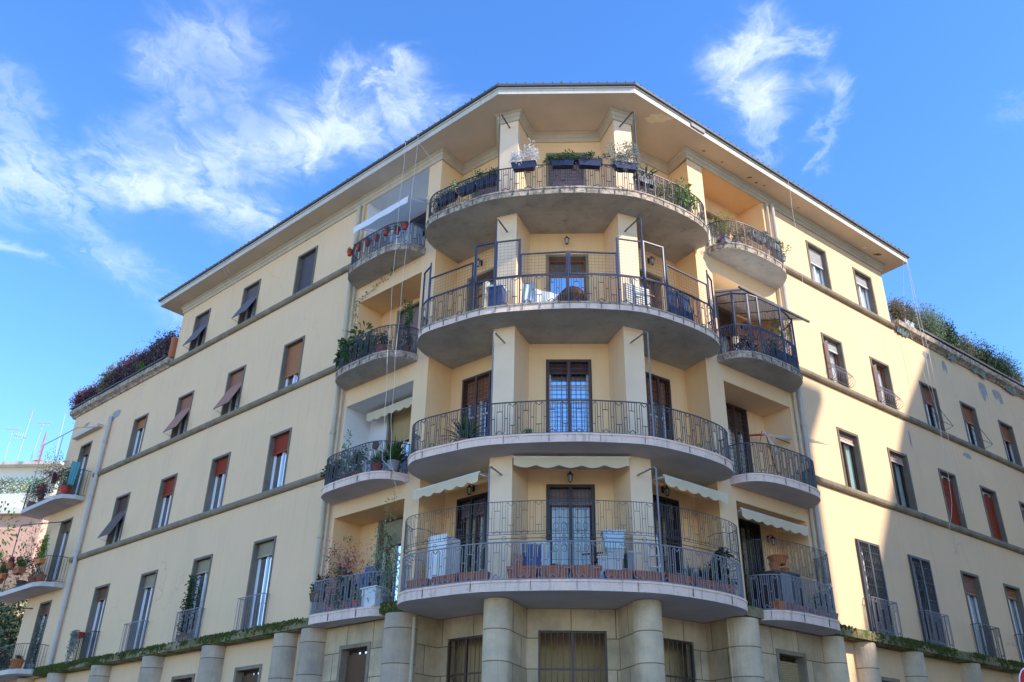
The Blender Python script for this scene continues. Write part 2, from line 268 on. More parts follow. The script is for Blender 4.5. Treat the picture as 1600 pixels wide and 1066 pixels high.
# ------------------------------------------------------------------ mesh helpers
def V2(p): return Vector((p[0], p[1]))
class Frame:                                       # s along, o outward, z up
    def __init__(F, p, u, n): F.p = V2(p); F.u = V2(u); F.n = V2(n)
    def P(F, s, o, z):
        q = F.p+F.u*s+F.n*o; return (q.x, q.y, z)
def Seg(a, b):                                      # left-to-right wall segment seen from the street
    a = V2(a); b = V2(b); u = (b-a).normalized(); F = Frame(a, u, Vector((u.y, -u.x))); F.len = (b-a).length; return F
thL, thR = R_(137.963), R_(36.898)
FL = Frame((0, 18.50), (cos(thL), sin(thL)), (-sin(thL), cos(thL)))
FR = Frame((0, 16.454), (cos(thR), sin(thR)), (sin(thR), -cos(thR)))
def wloc(o):
    l = Vector((0, 0, 0))
    while o is not None: l = l+o.location; o = o.parent
    return l
class MB:
    def __init__(B): B.v = []; B.f = []; B.mi = []; B.m = 0
    def add(B, vs, fs):
        k = len(B.v); B.v += [tuple(x) for x in vs]; B.f += [tuple(i+k for i in f) for f in fs]; B.mi += [B.m]*len(fs)
    def quad(B, a, b, c, d): B.add([a, b, c, d], [(0, 1, 2, 3)])
    def hexa(B, c): B.add(c, [(0, 1, 2, 3), (7, 6, 5, 4), (0, 4, 5, 1), (1, 5, 6, 2), (2, 6, 7, 3), (3, 7, 4, 0)])
    def box(B, F, s0, s1, o0, o1, z0, z1):
        B.hexa([F.P(s0, o0, z0), F.P(s1, o0, z0), F.P(s1, o1, z0), F.P(s0, o1, z0), F.P(s0, o0, z1), F.P(s1, o0, z1), F.P(s1, o1, z1), F.P(s0, o1, z1)])
    def wbox(B, c, sx, sy, sz, rz=0, taper=1.0):     # c = base centre
        cs, sn = cos(rz), sin(rz); vs = []
        for z, k in ((0, taper), (sz, 1.0)):
            for x, y in ((-1, -1), (1, -1), (1, 1), (-1, 1)):
                X, Y = x*sx/2*k, y*sy/2*k; vs.append((c[0]+X*cs-Y*sn, c[1]+X*sn+Y*cs, c[2]+z))
        B.hexa(vs)
    def prism(B, pts, z0, z1, top=True, bot=True):
        n = len(pts); vs = [(p[0], p[1], z0) for p in pts]+[(p[0], p[1], z1) for p in pts]
        fs = [(i, (i+1) % n, (i+1) % n+n, i+n) for i in range(n)]
        if bot: fs.append(tuple(range(n))[::-1])
        if top: fs.append(tuple(range(n, 2*n)))
        B.add(vs, fs)
    def sheet(B, pts, z): B.add([(p[0], p[1], z) for p in pts], [tuple(range(len(pts)))])
    def tube(B, pts, r, n=4, close=False, r2=None):
        pts = [Vector(p) for p in pts]; k = len(pts)
        if k < 2: return
        rings = []; up = None
        for i in range(k):
            if close: t = (pts[(i+1) % k]-pts[i-1])
            else: t = (pts[min(i+1, k-1)]-pts[max(i-1, 0)])
            if t.length < 1e-9: t = Vector((0, 0, 1))
            t.normalize()
            if up is None: up = Vector((0, 0, 1)) if abs(t.z) < .9 else Vector((0, 1, 0))
            a = up-t*up.dot(t)
            if a.length < 1e-4: a = t.orthogonal()
            a.normalize(); up = a; b = t.cross(a)
            rad = r if r2 is None else r+(r2-r)*i/(k-1)
            rings.append([pts[i]+(a*cos(2*pi*(j+.5)/n)+b*sin(2*pi*(j+.5)/n))*rad for j in range(n)])
        vs = [v for g in rings for v in g]; fs = []
        for i in range(k if close else k-1):
            A = i*n; C = ((i+1) % k)*n
            for j in range(n): fs.append((A+j, A+(j+1) % n, C+(j+1) % n, C+j))
        if not close: fs.append(tuple(range(n))[::-1]); fs.append(tuple((k-1)*n+j for j in range(n)))
        B.add(vs, fs)
    def lathe(B, c, prof, n=14):                    # prof = [(r, z)]
        vs = [(c[0]+r*cos(2*pi*j/n), c[1]+r*sin(2*pi*j/n), c[2]+z) for r, z in prof for j in range(n)]
        fs = [(i*n+j, i*n+(j+1) % n, (i+1)*n+(j+1) % n, (i+1)*n+j) for i in range(len(prof)-1) for j in range(n)]
        B.add(vs, fs)
    def build(B, name, mats, parent=None, recalc=True, smooth=False, uv=False, loc=None):
        if not isinstance(mats, (list, tuple)): mats = [mats]
        base = wloc(parent) if parent is not None else Vector((0, 0, 0))
        if loc is None:
            loc = Vector((0, 0, 0))
            if parent is None and B.v:
                xs = [v[0] for v in B.v]; ys = [v[1] for v in B.v]; zs = [v[2] for v in B.v]
                loc = Vector(((min(xs)+max(xs))/2, (min(ys)+max(ys))/2, min(zs)))
        off = base+loc
        me = bpy.data.meshes.new(name); me.from_pydata([(v[0]-off.x, v[1]-off.y, v[2]-off.z) for v in B.v], [], B.f)
        for x in mats: me.materials.append(x)
        if len(mats) > 1: me.polygons.foreach_set('material_index', B.mi)
        if recalc:
            bm = bmesh.new(); bm.from_mesh(me); bmesh.ops.recalc_face_normals(bm, faces=bm.faces[:]); bm.to_mesh(me); bm.free()
        if smooth: me.polygons.foreach_set('use_smooth', [True]*len(me.polygons))
        if uv:
            ul = me.uv_layers.new(name='metres')
            for p in me.polygons:
                n = p.normal; t = Vector((-n.y, n.x, 0))
                for li in p.loop_indices:
                    co = me.vertices[me.loops[li].vertex_index].co+off
                    if t.length < .3: ul.data[li].uv = (co.x, co.y)
                    else: ul.data[li].uv = (co.dot(t.normalized()), co.z)
        me.update()
        o = bpy.data.objects.new(name, me); COL.objects.link(o); o.location = loc
        if parent is not None: o.parent = parent
        return o
def empty(name, loc):
    o = bpy.data.objects.new(name, None); COL.objects.link(o); o.location = loc; o.empty_display_size = .2; return o
def tag(o, label=None, cat=None, group=None, kind=None):
    if label: o['label'] = label
    if cat: o['category'] = cat
    if group: o['group'] = group
    if kind: o['kind'] = kind
    return o
def catmull(pts, sub=6):
    P = [V2(p) for p in pts]; P = [P[0]*2-P[1]]+P+[P[-1]*2-P[-2]]; out = []
    for i in range(1, len(P)-2):
        for k in range(sub):
            t = k/sub; a, b, c, d = P[i-1:i+3]
            out.append(.5*((2*b)+(-a+c)*t+(2*a-5*b+4*c-d)*t*t+(-a+3*b-3*c+d)*t**3))
    out.append(P[-2]); return out
def offset(path, d, close=False):                   # + = to the right of travel
    out = []; n = len(path)
    for i, p in enumerate(path):
        a = path[i-1] if (i > 0 or close) else None; b = path[(i+1) % n] if (i < n-1 or close) else None
        ns = []
        for q, r in ((a, p), (p, b)):
            if q is None or r is None: continue
            t = V2(r)-V2(q)
            if t.length > 1e-6: t.normalize(); ns.append(Vector((t.y, -t.x)))
        if len(ns) == 2:
            mm = (ns[0]+ns[1]); mm.normalize(); k = 1/max(.35, mm.dot(ns[0])); out.append(V2(p)+mm*d*k)
        else: out.append(V2(p)+ns[0]*d)
    return out
class Path:
    def __init__(S, pts):
        S.p = [V2(p) for p in pts]; S.d = [0]
        for a, b in zip(S.p, S.p[1:]): S.d.append(S.d[-1]+(b-a).length)
        S.len = S.d[-1]
    def at(S, d):
        d = max(0, min(S.len, d))
        for i in range(len(S.d)-1):
            if d <= S.d[i+1]+1e-9:
                t = (d-S.d[i])/max(1e-9, S.d[i+1]-S.d[i]); return S.p[i].lerp(S.p[i+1], t)
        return S.p[-1]
    def pts(S, d0, d1):
        out = [S.at(d0)]+[p for p, d in zip(S.p, S.d) if d0 < d < d1]+[S.at(d1)]; return out
# ------------------------------------------------------------------ generic architectural parts
def wall_cells(B, F, s0, s1, z0, z1, holes, o=0.0):  # holes = (s0,s1,z0,z1)
    S = sorted({s0, s1, *[h[0] for h in holes if s0 < h[0] < s1], *[h[1] for h in holes if s0 < h[1] < s1]})
    Z = sorted({z0, z1, *[h[2] for h in holes if z0 < h[2] < z1], *[h[3] for h in holes if z0 < h[3] < z1]})
    for a, b in zip(S, S[1:]):
        run = None
        for c, d in zip(Z, Z[1:]):
            ms, mz = (a+b)/2, (c+d)/2
            solid = not any(h[0] < ms < h[1] and h[2] < mz < h[3] for h in holes)
            if solid: B.quad(F.P(a, o, c), F.P(b, o, c), F.P(b, o, d), F.P(a, o, d))
def slats(B, O, r, d, pitch=.05, depth=.012):       # O top-left corner, r right vector, d down vector
    O, r, d = Vector(O), Vector(r), Vector(d); n = r.cross(d).normalized(); k = max(2, int(d.length/pitch)); dn = d/k
    for sgn in (1,):
        vs = []; fs = []
        for i in range(k):
            a = O+dn*i; vs += [a+n*depth, a+r+n*depth, a+dn*.82-n*depth, a+r+dn*.82-n*depth, a+dn-n*depth*.6, a+r+dn-n*depth*.6]
            j = i*6; fs += [(j, j+1, j+3, j+2), (j+2, j+3, j+5, j+4)]
            if i < k-1: fs.append((j+4, j+5, j+7, j+6))
        B.add(vs, fs)
def curtain(B, F, s0, s1, z0, z1, o, waves=7, amp=.02):
    n = waves*6; vs = []; fs = []
    for i in range(n+1):
        s = s0+(s1-s0)*i/n; oo = o+amp*sin(i*2*pi/6+.7*sin(i*.37)); vs += [F.P(s, oo, z0), F.P(s, oo, z1)]
        if i: fs.append((2*i-2, 2*i, 2*i+1, 2*i-1))
    B.add(vs, fs)
def frame_rect(B, F, s0, s1, z0, z1, o0, o1, w=.05, mull=True, trans=None):
    B.box(F, s0, s0+w, o0, o1, z0, z1); B.box(F, s1-w, s1, o0, o1, z0, z1)
    B.box(F, s0+w, s1-w, o0, o1, z1-w, z1); B.box(F, s0+w, s1-w, o0, o1, z0, z0+w)
    if mull:
        mm = (s0+s1)/2; B.box(F, mm-w*.7, mm+w*.7, o0, o1+.006, z0+w, z1-w)
    if trans:
        for t in trans: B.box(F, s0+w, s1-w, o0, o1-.006, t-w/2, t+w/2)
def window(root, F, s0, s1, z0, z1, frame='white_frame', shutter=None, roll=.2, project=False, cur='curtain', name='window', ring=.07, depth=.17, trans=None, door=False,
           label=None, surround='grey_stone', glass='glass', open_leaf=None, cover=(0, 1), rest_arms=False, gap_top=0, slat_o=None):
    B = MB()                                         # stone surround with its deep lining
    B.box(F, s0, s0+ring, -depth-.12, .022, z0, z1); B.box(F, s1-ring, s1, -depth-.12, .022, z0, z1); B.box(F, s0+ring, s1-ring, -depth-.12, .022, z1-ring, z1)
    if not door: B.box(F, s0+ring, s1-ring, -depth-.12, .006, z0, z0+.03)
    w = B.build(name, M[surround], root)
    if label: w['label'] = label
    a, b, c, d = s0+ring, s1-ring, z0+(0.0 if door else .03), z1-ring
    zr = d-(d-c)*roll                                # bottom of the rolled part
    B = MB(); frame_rect(B, F, a+.002, b-.002, c+.002, d-.002, -depth-.06, -depth, .05, True, trans); B.build('frame', M[frame], w)
    B = MB(); B.quad(F.P(a+.04, -depth-.03, c+.04), F.P(b-.04, -depth-.03, c+.04), F.P(b-.04, -depth-.03, d-.04), F.P(a+.04, -depth-.03, d-.04)); B.build('pane', M[glass], w, recalc=False)
    B = MB(); B.box(F, a-.04, b+.04, -1.1, -1.08, c-.05, d+.05); B.build('room_dark_plate', M['dark_room'], w)  # near-black plate, darkness of the unlit room painted into its colour
    if cur:
        B = MB(); x0 = a+(b-a)*cover[0]; x1 = a+(b-a)*cover[1]; curtain(B, F, x0+.03, x1-.03, c+.03, d-.03, -depth-.09); B.build('curtain', M[cur], w, recalc=False)
    if shutter:
        so_ = slat_o if slat_o is not None else -depth+.045
        if not project:
            B = MB(); O = Vector(F.P(a+.004, so_, d-gap_top)); r = Vector(F.P(b-.004, so_, d))-Vector(F.P(a+.004, so_, d)); slats(B, O, r, (0, 0, zr-d+gap_top)); 
            B.box(F, a+.004, b-.004, so_-.015, so_+.018, zr-.04, zr); B.build('shutter', M[shutter], w, recalc=False)
        else:
            zh = d-(d-c)*.30; B = MB(); so_ = -.10
            r = Vector(F.P(b-.01, so_, d))-Vector(F.P(a+.01, so_, d)); slats(B, F.P(a+.01, so_, d), r, (0, 0, zh-d))
            pr, dz = project
            P0 = Vector(F.P(a+.01, so_, zh)); P1 = Vector(F.P(a+.01, so_+pr, zh-dz)); slats(B, P0, r, P1-P0)
            nn = Vector(F.P(0, 0, 0))-Vector(F.P(0, .012, 0)); B.quad(P0+nn, P0+r+nn, P1+r+nn, P1+nn)
            B.build('shutter', M[shutter], w, recalc=False)
            B = MB()
            for s in (a+.015, b-.015):
                B.tube([F.P(s, so_, zh), F.P(s, so_+pr, zh-dz), F.P(s, -.1, zh-dz-.06)], .010, 4)
            B.tube([F.P(a+.015, so_+pr, zh-dz), F.P(b-.015, so_+pr, zh-dz)], .012, 4); B.build('awning_arm', M['iron'], w)
    if rest_arms:
        B = MB(); zh = zr
        for s in (a+.015, b-.015): B.tube([F.P(s, -.05, zh+.05), F.P(s, .34, c+.09)], .009, 4); B.tube([F.P(s, -.05, c+.42), F.P(s, .34, c+.09)], .007, 4); B.tube([F.P(s, -.02, c+.02), F.P(s, .34, c+.09)], .007, 4)
        B.tube([F.P(a+.015, .34, c+.09), F.P(b-.015, .34, c+.09)], .008, 4); B.build('awning_arm', M['iron'], w)
    return w
def motif_rail(B, path, z0, z1, r=.008, period=.57, phase=0, top_r=None, simple=False, rails=True):
    if not isinstance(path, Path): path = Path(path)
    H = z1-z0; k = period/.57
    def T(d, v): q = path.at(d); return (q.x, q.y, z0+H*v)
    def line(pts, rad=r): B.tube([T(d, v) for d, v in pts], rad, 4)
    if rails:
        tr = top_r or r*1.7
        for v, rad in ((1, tr), (0, r*1.2)): B.tube([(p.x, p.y, z0+H*v) for p in path.p], rad, 4)
    n = int(round(path.len/period)); n = max(1, n); P_ = path.len/n; k = P_/.57
    top = [(-.11, 0), (-.11, .90), (-.095, .94), (-.07, .955), (-.045, .94), (-.02, .895), (0, .87), (.02, .895), (.045, .94), (.07, .955), (.095, .94), (.11, .90), (.11, 0)]
    for i in range(n):
        c = (i+.25)*P_; e = c+.5*P_
        line([(c+x*k, v) for x, v in top]); line([(e+x*k, 1-v) for x, v in top])
        for x in (-.0625, .0625): line([(c+x*k, 0), (c+x*k, 1)]); line([(e+x*k, 0), (e+x*k, 1)])
        line([(c-.0625*k, .28), (c+.0625*k, .28)]); line([(c, 0), (c, .28)])
        line([(e-.0625*k, .72), (e+.0625*k, .72)]); line([(e, 1), (e, .72)])
        line([(c+.11*k, .5), (c+.175*k, .5)])
        if i < n-1 or True: line([(e+.11*k, .5), (min(path.len, e+.175*k), .5)])
def bar_rail(B, path, z0, z1, r=.008, step=.11):
    if not isinstance(path, Path): path = Path(path)
    for z, rad in ((z1, r*1.7), (z0, r*1.2)): B.tube([(p.x, p.y, z) for p in path.p], rad, 4)
    n = max(1, int(path.len/step))
    for i in range(n+1):
        q = path.at(path.len*i/n); B.tube([(q.x, q.y, z0), (q.x, q.y, z1)], r, 4)
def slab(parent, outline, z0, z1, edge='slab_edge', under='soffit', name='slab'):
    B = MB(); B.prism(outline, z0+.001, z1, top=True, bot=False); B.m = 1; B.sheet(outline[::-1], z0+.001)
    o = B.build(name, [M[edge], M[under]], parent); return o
# ------------------------------------------------------------------ ground
B = MB(); B.sheet([(-900, -900), (900, -900), (900, 900), (-900, 900)], 0); g = B.build('ground', M['paving'], recalc=False, loc=Vector((0, 0, 0))); tag(g, kind='structure')
B = MB(); B.sheet([(-60, 3), (14, 3), (60, 40), (60, 60), (6, 17.3), (-2, 17.3), (-60, 70), (-60, 60)], .004); g = B.build('road', M['asphalt'], recalc=False, loc=Vector((0, 0, 0))); tag(g, kind='structure')
B = MB(); B.prism([(-7, 23), (-3, 16.4), (5, 16), (9, 19.5), (8, 26), (-4, 27)], 0, .13); g = B.build('pavement', M['paving']); tag(g, kind='structure')
# ------------------------------------------------------------------ main building
bld = empty('apartment_building', (0, 19, 0))
tag(bld, 'cream five storey corner apartment building with stacked curved balconies, filling the photo', 'apartment building')
ZG, ZW, ZT = 5.58, 16.25, 18.75
FLO = {2: 5.80, 3: 8.92, 4: 12.20, 5: 15.53}; SB = {2: 5.58, 3: 8.72, 4: 12.01, 5: 15.33}
A_ = (-2.14, 20.43); A2 = (-1.57, 21.15); C1 = (-.45, 20.20); P1 = (-.45, 18.90); P2 = (.06, 18.70); C2 = (.43, 19.62)
C3 = (2.38, 19.53); P3 = (2.65, 18.60); P4 = (3.15, 18.80); C4 = (3.30, 20.12); B2 = (4.54, 20.95); B_ = (4.98, 20.19)
plan = [A_, A2, C1, P1, P2, C2, C3, P3, P4, C4, B2, B_]
segs = {k: Seg(a, b) for k, (a, b) in dict(a=(A_, A2), ld=(A2, C1), p1=(C1, P1), pf=(P1, P2), p2=(P2, C2), cw=(C2, C3), p3=(C3, P3), pg=(P3, P4), p4=(P4, C4), rd=(C4, B2), b=(B2, B_)).items()}
SL0, SR0 = 2.87, 6.16                                # where the wings start along each facade
LOG_L = {5: (3.39, 6.12, 15.53, 18.43), 4: (3.39, 6.05, 12.2, 14.80), 3: (3.39, 6.12, 8.92, 11.50), 2: (3.39, 6.08, 5.80, 8.34)}
LOG_R = {5: (6.79, 9.52, 15.53, 18.48), 4: (6.79, 9.50, 12.2, 14.85), 3: (6.79, 9.50, 8.92, 11.55), 2: (6.79, 9.50, 5.80, 8.37)}
colsL = {'A': (8.60, 9.66), 'B': (11.79, 12.83), 'C': (14.97, 16.01), 'D': (18.15, 19.19), 'E': (22.60, 23.58)}
colsR = {'A': (11.59, 12.63), 'B': (14.11, 15.17), 'C': (16.94, 17.98), 'D': (19.50, 20.54), 'E': (22.15, 23.19), 'F': (24.8, 25.84)}
ZWIN = {5: (16.39, 17.94), 4: (12.99, 14.60), 3: (9.75, 11.54), 2: (5.86, 8.32)}
def hole(c, z, e=.012): return (c[0]+e, c[1]-e, z[0] if z[0] > 5.9 else z[0]-.1, z[1]-e)
holesL = [LOG_L[k] for k in LOG_L]+[hole(colsL[c], ZWIN[f]) for f in (5, 4, 3, 2) for c in 'ABCDE' if not (f == 5 and c in 'DE')]
holesL[-4:] = holesL[-4:]
eL = {5: None, 4: (12.3, 14.60), 3: (9.05, 11.45), 2: (5.86, 8.32)}
holesL = [LOG_L[k] for k in LOG_L]+[hole(colsL[c], ZWIN[f]) for f in (5, 4, 3, 2) for c in 'ABCD' if not (f == 5 and c == 'D')]+[hole(colsL['E'], eL[f]) for f in (4, 3, 2)]
holesR = [LOG_R[k] for k in LOG_R]+[hole(colsR[c], ZWIN[f]) for f in (5, 4, 3, 2) for c in 'ABCDEF' if not (f == 5 and c in 'CDEF')]
WL_END, WR_END, EL, ER = 17.06, 15.92, 24.92, 32.0
B = MB(); wall_cells(B, FL, SL0, WL_END, ZG, ZT, holesL); wall_cells(B, FL, WL_END, EL, ZG, ZW, holesL)
# gable returns
B.quad(FL.P(WL_END, 0, ZW), FL.P(WL_END, -9, ZW), FL.P(WL_END, -9, ZT), FL.P(WL_END, 0, ZT)); B.quad(FL.P(EL, 0, 0), FL.P(EL, -9, 0), FL.P(EL, -9, ZW), FL.P(EL, 0, ZW))
w = B.build('wall', M['plaster'], bld, recalc=False); w['label'] = 'long cream plaster facade on the left, in shade'
B = MB(); wall_cells(B, FR, SR0, WR_END, ZG, ZT, holesR); wall_cells(B, FR, WR_END, ER, ZG, ZW, holesR)
B.quad(FR.P(WR_END, 0, ZW), FR.P(WR_END, -9, ZW), FR.P(WR_END, -9, ZT), FR.P(WR_END, 0, ZT)); B.quad(FR.P(ER, 0, 0), FR.P(ER, -9, 0), FR.P(ER, -9, ZW), FR.P(ER, 0, ZW))
w = B.build('wall', M['plaster'], bld, recalc=False); w['label'] = 'long cream plaster facade on the right, partly sunlit'
# back walls and wing terraces (close the volume)
B = MB()
for pth_, z0_, z1_ in (([FL.P(EL, -9, 0), FL.P(9, -9, 0), FR.P(9, -9, 0), FR.P(ER, -9, 0)], 0, ZW), ([FL.P(WL_END, -9, 0), FL.P(9, -9, 0), FR.P(9, -9, 0), FR.P(WR_END, -9, 0)], ZW, ZT)):
    for p_, q_ in zip(pth_, pth_[1:]): B.quad((p_[0], p_[1], z0_), (q_[0], q_[1], z0_), (q_[0], q_[1], z1_), (p_[0], p_[1], z1_))
B.build('back_wall', M['plaster'], bld, recalc=False)
B = MB(); B.quad(FL.P(WL_END, 0, ZW), FL.P(EL, 0, ZW), FL.P(EL, -9, ZW), FL.P(WL_END, -9, ZW)); B.quad(FR.P(WR_END, 0, ZW), FR.P(ER, 0, ZW), FR.P(ER, -9, ZW), FR.P(WR_END, -9, ZW)); B.build('terrace_floor', M['terracotta'], bld, recalc=False)
# central recess and its two piers
DW = {2: 8.36, 3: 11.57, 4: 14.66, 5: 18.06}
doorspan = {'ld': (.42, 1.44), 'cw': (.42, 1.53), 'rd': (.02, .92)}
for key, F in segs.items():
    B = MB(); hs = []
    if key in doorspan: a, b = doorspan[key]; hs = [(a+.012, b-.012, FLO[f]-.1, DW[f]-.012) for f in (2, 3, 4, 5)]
    wall_cells(B, F, 0, F.len, ZG, ZT, hs)
    nm = 'pier_wall' if key in ('p1', 'pf', 'p2', 'p3', 'pg', 'p4') else 'recess_wall'
    mt = 'plaster_pale' if key in ('pf', 'pg', 'p1') else ('plaster_bounce' if key in ('cw', 'ld', 'rd', 'a', 'b') else 'plaster')
    B.build(nm, M[mt], bld, recalc=False)
# loggias: side walls, back wall with the door opening, ceiling, floor
def loggia(F, h, depth, door, mat_, f):
    s0, s1, z0, z1 = h; B = MB()
    B.quad(F.P(s0, 0, z0), F.P(s0, -depth, z0), F.P(s0, -depth, z1), F.P(s0, 0, z1)); B.quad(F.P(s1, 0, z0), F.P(s1, -depth, z0), F.P(s1, -depth, z1), F.P(s1, 0, z1))
    B.quad(F.P(s0, 0, z1), F.P(s1, 0, z1), F.P(s1, -depth, z1), F.P(s0, -depth, z1)); B.quad(F.P(s0, 0, z0), F.P(s1, 0, z0), F.P(s1, -depth, z0), F.P(s0, -depth, z0))
    wall_cells(B, F, s0, s1, z0, z1, [(door[0]+.012, door[1]-.012, z0-.1, door[2]-.012)], -depth)
    B.build('loggia', M[mat_], bld, recalc=False)
    return Frame(F.P(0, -depth, 0)[:2], F.u, F.n)
LD_ = {}; RD_ = {}
for f in (5, 4, 3, 2):
    LD_[f] = loggia(FL, LOG_L[f], .9, (4.25, 5.36, DW[f]+(.0 if f != 5 else -.15)), {5: 'white_plaster', 4: 'plaster_bounce', 3: 'white_plaster', 2: 'plaster_bounce'}[f], f)
    RD_[f] = loggia(FR, LOG_R[f], .9, (7.60, 8.76, DW[f]+(.0 if f != 5 else -.15)), 'plaster_bounce' if f != 3 else 'plaster', f)
# ground floor: stone clad plan, plastered behind the colonnade
GW = {'ld': (.32, 1.40), 'cw': (.25, 1.70), 'rd': (.06, 1.08)}
for key, F in segs.items():
    B = MB(); hs = []
    if key in GW: a, b = GW[key]; hs = [(a, b, .15, 5.12)]
    wall_cells(B, F, 0, F.len, 0, ZG, hs)
    if hs:
        a, b, c, d = hs[0]
        B.quad(F.P(a, 0, c), F.P(a, -.25, c), F.P(a, -.25, d), F.P(a, 0, d)); B.quad(F.P(b, 0, c), F.P(b, -.25, c), F.P(b, -.25, d), F.P(b, 0, d)); B.quad(F.P(a, 0, d), F.P(b, 0, d), F.P(b, -.25, d), F.P(a, -.25, d))
    B.build('stone_wall', M['stone'], bld, recalc=False, uv=True)
F1L = [(4.30, 5.42, 5.12, 'bay'), (8.57, 9.80, 4.97, ''), (11.80, 13.03, 4.97, ''), (15.0, 16.2, 4.95, '')]
F1R = [(7.78, 8.86, 5.10, 'bay'), (11.63, 12.72, 4.87, ''), (14.3, 15.4, 4.80, ''), (17.3, 18.4, 4.8, '')]
OG = -.10
def strip(F, s0, s1, wins, mt):
    B = MB(); wall_cells(B, F, s0, s1, 0, ZG, [(a+.012, b-.012, 2.9, z-.012) for a, b, z, _ in wins], OG); B.build('stone_wall' if mt == 'stone' else 'ground_floor_wall', M[mt], bld, recalc=False, uv=True)
strip(FL, SL0, 6.4, F1L[:1], 'stone'); strip(FL, 6.4, EL, F1L[1:], 'plaster'); strip(FR, SR0, 10.0, F1R[:1], 'stone'); strip(FR, 10.0, ER, F1R[1:], 'plaster')
FLg = Frame(FL.P(0, OG, 0)[:2], FL.u, FL.n); FRg = Frame(FR.P(0, OG, 0)[:2], FR.u, FR.n)
for F, L_ in ((FLg, F1L), (FRg, F1R)):
    for i, (a, b, z, k) in enumerate(L_):
        window(bld, F, a, b, 2.9, z, 'darkwood', 'shutter_umber' if F is FLg else ('shutter_tan' if i == 0 else 'shutter_umber'), 1.0, cur=None, name='window', depth=.22, ring=.09, surround='course', gap_top=.12)
# ground floor columns and rounded pier noses
def column(F, s, o, r, z1=ZG-.003, mt='stone_grey'):
    B = MB(); c = F.P(s, o, 0); B.lathe((c[0], c[1], 0), [(r*1.02, 0), (r*1.02, .3), (r, .32), (r, z1-.08), (r*1.0, z1-.001), (0, z1)], 28); B.build('column', M[mt], bld, smooth=False, uv=True)
for s, r in ((7.52, .36), (6.37, .37), (10.83, .40), (14.08, .40), (17.33, .40), (20.5, .40), (23.0, .4)): column(FL, s, -.06, r)
column(FL, 3.20, -.02, .38)
for s, r in ((6.60, .38), (9.93, .30), (11.22, .33), (13.36, .35), (16.25, .35), (19.2, .35), (22.2, .35), (25, .35)): column(FR, s, -.06, r, mt='stone_col')
for a, b in ((P1, P2), (P3, P4)):
    mid = (V2(a)+V2(b))/2; u = (V2(b)-V2(a)).normalized(); n = Vector((u.y, -u.x)); r = (V2(b)-V2(a)).length/2+.012
    pts = [mid-u*r-n*.12]+[mid+u*(-cos(t*pi/14))*r+n*sin(t*pi/14)*r*.95 for t in range(15)]+[mid+u*r-n*.12]
    B = MB(); B.prism(pts, 0, ZG-.003); B.build('column', M['stone_col'], bld, uv=True)
# gates of the ground floor
for key, (a, b) in GW.items():
    F = segs[key]; B = MB(); n = int((b-a)/.13); z0, z1 = .15, 5.10
    for i in range(n+1): s = a+.02+(b-a-.04)*i/n; B.tube([F.P(s, -.06, z0), F.P(s, -.06, z1)], .011, 4)
    for z in (z0+.05, 2.2, 4.35, z1): B.box(F, a+.01, b-.01, -.075, -.045, z-.02, z+.015)
    if key != 'rd': B.box(F, (a+b)/2-.03, (a+b)/2+.03, -.085, -.035, z0, z1-.02)
    B.box(F, a+.002, a+.045, -.09, -.03, z0, z1-.03); B.box(F, b-.045, b-.002, -.09, -.03, z0, z1-.03)
    g = B.build('gate', M['iron_brown' if key != 'rd' else 'iron'], bld)
B = MB(); B.prism([(-1.8, 21.8), (0, 20.9), (2.9, 20.85), (4.6, 21.8), (4.6, 25), (-1.8, 25)], .1, 5.35); B.build('entrance_hall', M['hall_paint'], bld)
# string courses (half-round bands) and ledges
def band(F, s0, s1, zt, h=.20, out=.12, mt='course', name='string_course'):
    B = MB(); n = 7; k = max(1, int((s1-s0)/1.1)); prof = [(.0, zt)]+[(out*sin(pi*(.15+.85*i/n)/1.0)**.6 if i < n else 0.0, zt-h*i/n) for i in range(1, n+1)]
    prof = [(-.002, zt), (out*.55, zt), (out*.9, zt-h*.15), (out, zt-h*.4), (out*.93, zt-h*.7), (out*.6, zt-h*.93), (-.002, zt-h)]
    for j in range(k):
        a = s0+(s1-s0)*j/k; b = s0+(s1-s0)*(j+1)/k-.006; vs = []
        for s in (a, b): vs += [F.P(s, o, z) for o, z in prof]
        m_ = len(prof); B.add(vs, [(i, i+1, m_+i+1, m_+i) for i in range(m_-1)]+[tuple(range(m_)), tuple(range(m_, 2*m_))])
    return B.build(name, M[mt], bld)
band(FL, 6.25, WL_END, 16.385); band(FL, 6.28, 21.55, 12.985); band(FL, 6.22, 21.75, 9.745); band(FL, 21.75, EL, 9.745) if False else None
band(FR, 9.68, WR_END, 16.385); band(FR, 9.66, ER, 12.985); band(FR, 9.66, ER, 9.745)
def ledge(F, s0, s1, step=.85, name='ledge'):
    B = MB(); k = max(1, int((s1-s0)/step))
    for j in range(k):
        a = s0+(s1-s0)*j/k; b = s0+(s1-s0)*(j+1)/k-.012; e = random.uniform(-.008, .008)
        B.box(F, a, b, -.15, .30+e, 5.60, 5.82+e*.5); B.box(F, a, b, -.15, .22, 5.575, 5.60)
    return B.build(name, M['moss_ledge'], bld)
ledge(FL, 6.16, 21.85); ledge(FL, 2.95, 3.62); ledge(FR, 9.66, ER); ledge(FR, 6.16, 6.98)
